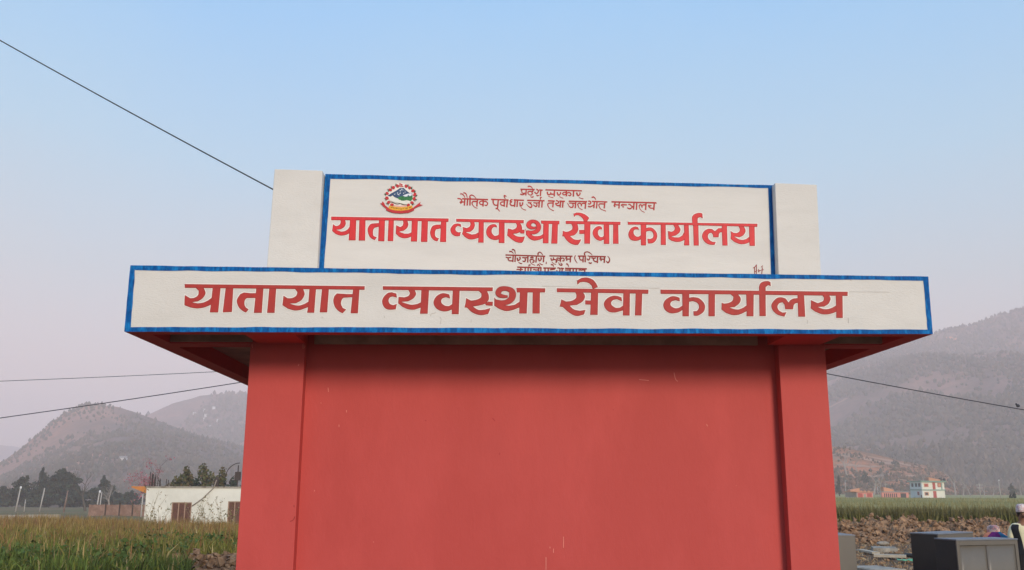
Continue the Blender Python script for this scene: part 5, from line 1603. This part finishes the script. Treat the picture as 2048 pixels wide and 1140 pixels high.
def far_house(name, y, u0, uc, u1, vt, vb, label, mats, depth, cat='house'):
    """box house seen with its corner at uc; returns root and a painter for the two visible faces"""
    zt_ = at_y(uc, vt, y).z; z0 = at_y(uc, vb, y).z-1.2
    C0 = at_y(uc, vb, y); A = at_y(u0, vb, y+depth); B = at_y(u1, vb, y+.15*(u1-uc)*y/FPX)
    root = tag(empty(name, (C0.x, y, z0+1.2)), label, cat)
    c, a_, b = Vector((C0.x, C0.y, 0)), Vector((A.x, A.y, 0)), Vector((B.x, B.y, 0)); d = a_+b-c
    for p, q, m_ in ((a_, c, mats[0]), (c, b, mats[1]), (b, d, mats[1]), (d, a_, mats[0])):
        n_ = Vector(((q-p).y, -(q-p).x, 0)).normalized(); t_ = -n_*.3
        w_ = MB().hexa([Vector((*(p).xy, z0)), Vector((*(q).xy, z0)), Vector((*(q+t_).xy, z0)), Vector((*(p+t_).xy, z0)), Vector((*(p).xy, zt_)), Vector((*(q).xy, zt_)), Vector((*(q+t_).xy, zt_)), Vector((*(p+t_).xy, zt_))])
        w_.build('wall', m_, root)
    def slab(z, h, over, m_, nm='roof', inset=0):
        cc = (a_+b)/2
        P_ = [x+(x-cc).normalized()*over for x in (a_, c, b, d)]
        MB().hexa([Vector((*x.xy, z)) for x in P_]+[Vector((*x.xy, z+h)) for x in P_]).build(nm, m_, root)
    def face(side):
        p, q = (a_, c) if side == 'l' else (c, b)
        dx = (q-p); n_ = Vector((dx.y, -dx.x, 0)).normalized()
        def pane(f0, f1, v0, v1, m_, nm, out=.06, fr=None):
            """fractions along the face, heights as picture rows at the corner"""
            za, zb_ = at_y(uc, v1, y).z, at_y(uc, v0, y).z
            A_, B_ = p+dx*f0, p+dx*f1
            i, o = n_*.02, n_*out
            def bx(A2, B2, z1, z2, i, o): return MB().hexa([Vector((*(A2+o).xy, z1)), Vector((*(B2+o).xy, z1)), Vector((*(B2-i).xy, z1)), Vector((*(A2-i).xy, z1)), Vector((*(A2+o).xy, z2)), Vector((*(B2+o).xy, z2)), Vector((*(B2-i).xy, z2)), Vector((*(A2-i).xy, z2))])
            w_ = bx(A_, B_, za, zb_, i, o).build(nm, m_, root)
            if fr is not None:
                e = dx*(f1-f0)*.18; bx(A_+e, B_-e, za+(zb_-za)*.15, zb_-(zb_-za)*.15, -n_*out, n_*(out+.03)).build('pane', fr, w_)
        return pane
    return root, zt_, slab, face, (a_, b, c, d)
# pale two-storey house
r_, zt_, slab, face, q = far_house('two_storey_house', 330, 1822, 1845.5, 1891, 963.5, 997, 'pale two-storey house with flat roof and red windows beyond the crop', (M['house_shade'], M['cream_h']), 11)
slab(zt_, .35, .9, M['trim']); slab(at_y(1845, 980.6, 330).z, .32, .35, M['trim'], 'floor_band')
f = face('l')
for a0 in (.14, .46, .72): f(a0, a0+.17, 966.5, 973.5, M['dark'], 'window')
f(.60, .76, 983.5, 990.5, M['redd'], 'window', fr=M['dark']); f(.88, .97, 990, 996, M['dark'], 'window')
f = face('r')
f(.10, .30, 967, 974, M['terra'], 'window', fr=M['redd']); f(.48, .60, 965, 980, M['redd'], 'door'); f(.70, .86, 966, 974, M['redd'], 'window', fr=M['terra'])
f(.10, .28, 984, 991, M['terra'], 'window', fr=M['dark']); f(.48, .62, 982, 996.8, M['redd'], 'door')
f(.86, .90, 966, 980, M['trim'], 'downpipe', .12)
t = at_y(1866, 963, 333); tt = at_y(1866, 956.5, 333)
MB().hexa([Vector(p) for p in ((t.x-1.9, 332, zt_+.3), (t.x+2.2, 332, zt_+.3), (t.x+2.2, 335, zt_+.3), (t.x-1.9, 335, zt_+.3), (t.x-1.9, 332, tt.z+.35), (t.x+2.2, 332, tt.z-.5), (t.x+2.2, 335, tt.z-.5), (t.x-1.9, 335, tt.z+.35))]).build('stair_house', M['terra'], r_)
MB().lathe([(.5, 0), (.55, .5), (.5, .95), (.2, 1.1)], (t.x+3.1, 334, zt_+.34), 10).build('water_tank', M['dark'], r_)
MB().lathe([(.45, 0), (.5, .5), (.45, .9), (.2, 1.0)], (t.x+4.5, 334, zt_+.34), 10).build('water_tank', M['dark'], r_)
m_ = MB()
for u in (1847, 1852, 1886): x = at_y(u, 960, 334).x; m_.tube([(x, 334, zt_+.2), (x, 334, zt_+1.6)], .06, 4)
m_.build('roof_rod', M['pole'], r_)
# salmon shed with two doors
r_, zt_, slab, face, q = far_house('salmon_shed', 320, 1691, 1714, 1746.5, 984.5, 998.5, 'low salmon and grey shed with two red doors beyond the crop', (M['grime'], M['salmon']), 9, 'shed')
slab(zt_, .22, .45, M['terra'])
f = face('r'); f(.08, .36, 986.5, 998.4, M['redd'], 'door'); f(.44, .56, 988, 998.4, M['grime'], 'window'); f(.64, .92, 986.5, 994, M['redd'], 'door')
t = at_y(1708, 982, 322)
MB().hexa([Vector(p) for p in ((t.x-1.6, 321, zt_+.2), (t.x+1.6, 321, zt_+.2), (t.x+1.6, 324, zt_+.2), (t.x-1.6, 324, zt_+.2), (t.x-1.6, 321, zt_+.75), (t.x+1.6, 321, zt_+1.35), (t.x+1.6, 324, zt_+1.35), (t.x-1.6, 324, zt_+.75))]).build('stair_house', M['terra'], r_)
m_ = MB()
for u in (1722, 1729, 1737): x = at_y(u, 984, 323).x; m_.box(x-.35, 322.6, zt_+.2, x+.35, 323.2, zt_+.55)
m_.build('block_stack', M['terra'], r_)
# long salmon shed
r_, zt_, slab, face, q = far_house('long_shed', 325, 1762, 1764, 1818, 984.5, 997.5, 'long low salmon shed with a row of narrow openings left of the pale two-storey house', (M['salmon'], M['salmon']), 8, 'shed')
slab(zt_, .25, .5, M['grey_roof'])
f = face('r')
for k in range(7): a0 = .09+k*.073; f(a0, a0+.036, 987, 994.5, M['dark'], 'window')
f(.70, .90, 986.5, 997, M['dark'], 'opening')
t = at_y(1771, 980, 327)
MB().hexa([Vector(p) for p in ((t.x-.9, 326.3, zt_+.2), (t.x+2.6, 326.3, zt_+.2), (t.x+2.6, 329, zt_+.2), (t.x-.9, 329, zt_+.2), (t.x-.9, 326.3, zt_+1.75), (t.x+2.6, 326.3, zt_+.95), (t.x+2.6, 329, zt_+.95), (t.x-.9, 329, zt_+1.75))]).build('stair_house', M['terra'], r_)
x = at_y(1769, 960, 327).x
mm = MB().tube([(x, 326.5, zt_+.3), (x, 326.5, zt_+3.2)], .07, 4); mm.box(x-.5, 326.4, zt_+2.6, x+.6, 326.6, zt_+2.72); mm.build('roof_rod', M['pole'], r_)
# shrubs in the crop at the right edge
for k, (u, vt, w, lab) in enumerate([(2021, 989, 9, 'small dark shrub in the crop right of the lamp pole'), (2029, 984.5, 10, 'tallest dark shrub in the crop at the right edge')]):
    b, h = tree_at(u, vt, 200); b = (b[0], b[1], b[2]+.4)
    leafy_tree('shrub', b, h-.4, px(w, 200), DARK, lab, 210+k, 6, 1.4, .22, .05, 'dark shrubs in the crop'); 
# tiny white houses on the far left ridge
g = 'tiny white houses high on the left ridge'
proto = None
for k, (u, v) in enumerate([(389, 829.5), (410, 822.5), (412, 834), (410, 841.5), (436.5, 843.5), (421, 856), (428, 818), (246, 926)]):
    hl = near_hill if k == 7 else back_hill
    y = hl.D-hl.Lf
    while y < hl.D and at_y(u, v, y).z > hl.hg(at_y(u, v, y).x, y): y += 3
    c = at_y(u, v, y); c.z = hl.hg(c.x, c.y)
    if proto is None:
        proto = empty('hill_house', c, local=True)
        MB().box(-2.4, -1.6, -2, 2.4, 1.6, 2.6).build('wall', M['lampw'], proto)
        MB().hexa([Vector(p) for p in ((-2.8, -2, 2.6), (2.8, -2, 2.6), (2.8, 2, 2.6), (-2.8, 2, 2.6), (-2.8, -.1, 3.9), (2.8, -.1, 3.9), (2.8, .1, 3.9), (-2.8, .1, 3.9))]).build('roof', M['grey_roof'], proto)
        o = proto
    else:
        o = proto.copy(); col.objects.link(o)
        for ch in list(proto.children):
            q = ch.copy(); col.objects.link(q); q.parent = o
    o.location = c+Vector((0, 0, 1.2))
    o.scale = (1.25, 1.25, 1.25)
    tag(o, 'white house alone on the slope of the nearer left hill' if k == 7 else 'tiny white house on the wooded ridge right of the left hill', 'house', g if k < 7 else None)
    if k == 7:
        if 'group' in o: del o['group']

# ------------------------------------------------------------------ overhead cables
def sag(a, b, s, n=24): return [a.lerp(b, i/n)-Vector((0, 0, s*4*(i/n)*(1-i/n))) for i in range(n+1)]
A = on(546.5, 379, PFY+.12); B = at_y(-260, -68, 11.0)
tag(MB().tube(sag(A, B, .03, 40), .0075, 6).build('cable', M['wire'], smooth=True), 'dark cable running from the left parapet post up out of view', 'cable')
A, B = at_y(-200, 863, 30), at_y(900, 695, 30)
tag(MB().tube(sag(A, B, .10), .014, 6).build('cable', M['wire'], smooth=True), 'lower cable rising past the left hill to behind the building', 'cable')
A, B = at_y(-200, 769, 55), at_y(900, 716, 55)
tag(MB().tube(sag(A, B, .15), .017, 6).build('cable', M['wire'], smooth=True), 'upper thin cable above the left hill, nearly level', 'cable')
A, B = at_y(1300, 676, 30), at_y(2300, 862, 30)
rc = tag(MB().tube(sag(A, B, .10), .016, 6).build('cable', M['wire'], smooth=True), 'cable crossing the right mountain down to the right edge', 'cable')
c = at_y(2036, 811.5, 29.98)
MB().ball(c, .055, 8, 6, (1.2, 1, 1)).ball(c+Vector((-.05, 0, .05)), .035, 6, 4).build('splice', M['wire'], rc)

# ------------------------------------------------------------------ haze
hz = MB().box(-4300, -700, -13, 4300, 5200, 440)
hm = bpy.data.materials.new('valley_haze'); hm.use_nodes = True
nt = hm.node_tree; nt.nodes.clear()
o_ = nt.nodes.new('ShaderNodeOutputMaterial'); pv = nt.nodes.new('ShaderNodeVolumePrincipled')
pv.inputs['Color'].default_value = (1.0, 0.875, 0.865, 1); pv.inputs['Density'].default_value = HAZE; pv.inputs['Anisotropy'].default_value = -0.12
nt.links.new(pv.outputs[0], o_.inputs['Volume'])
tag(hz.build('haze', hm), kind='stuff')
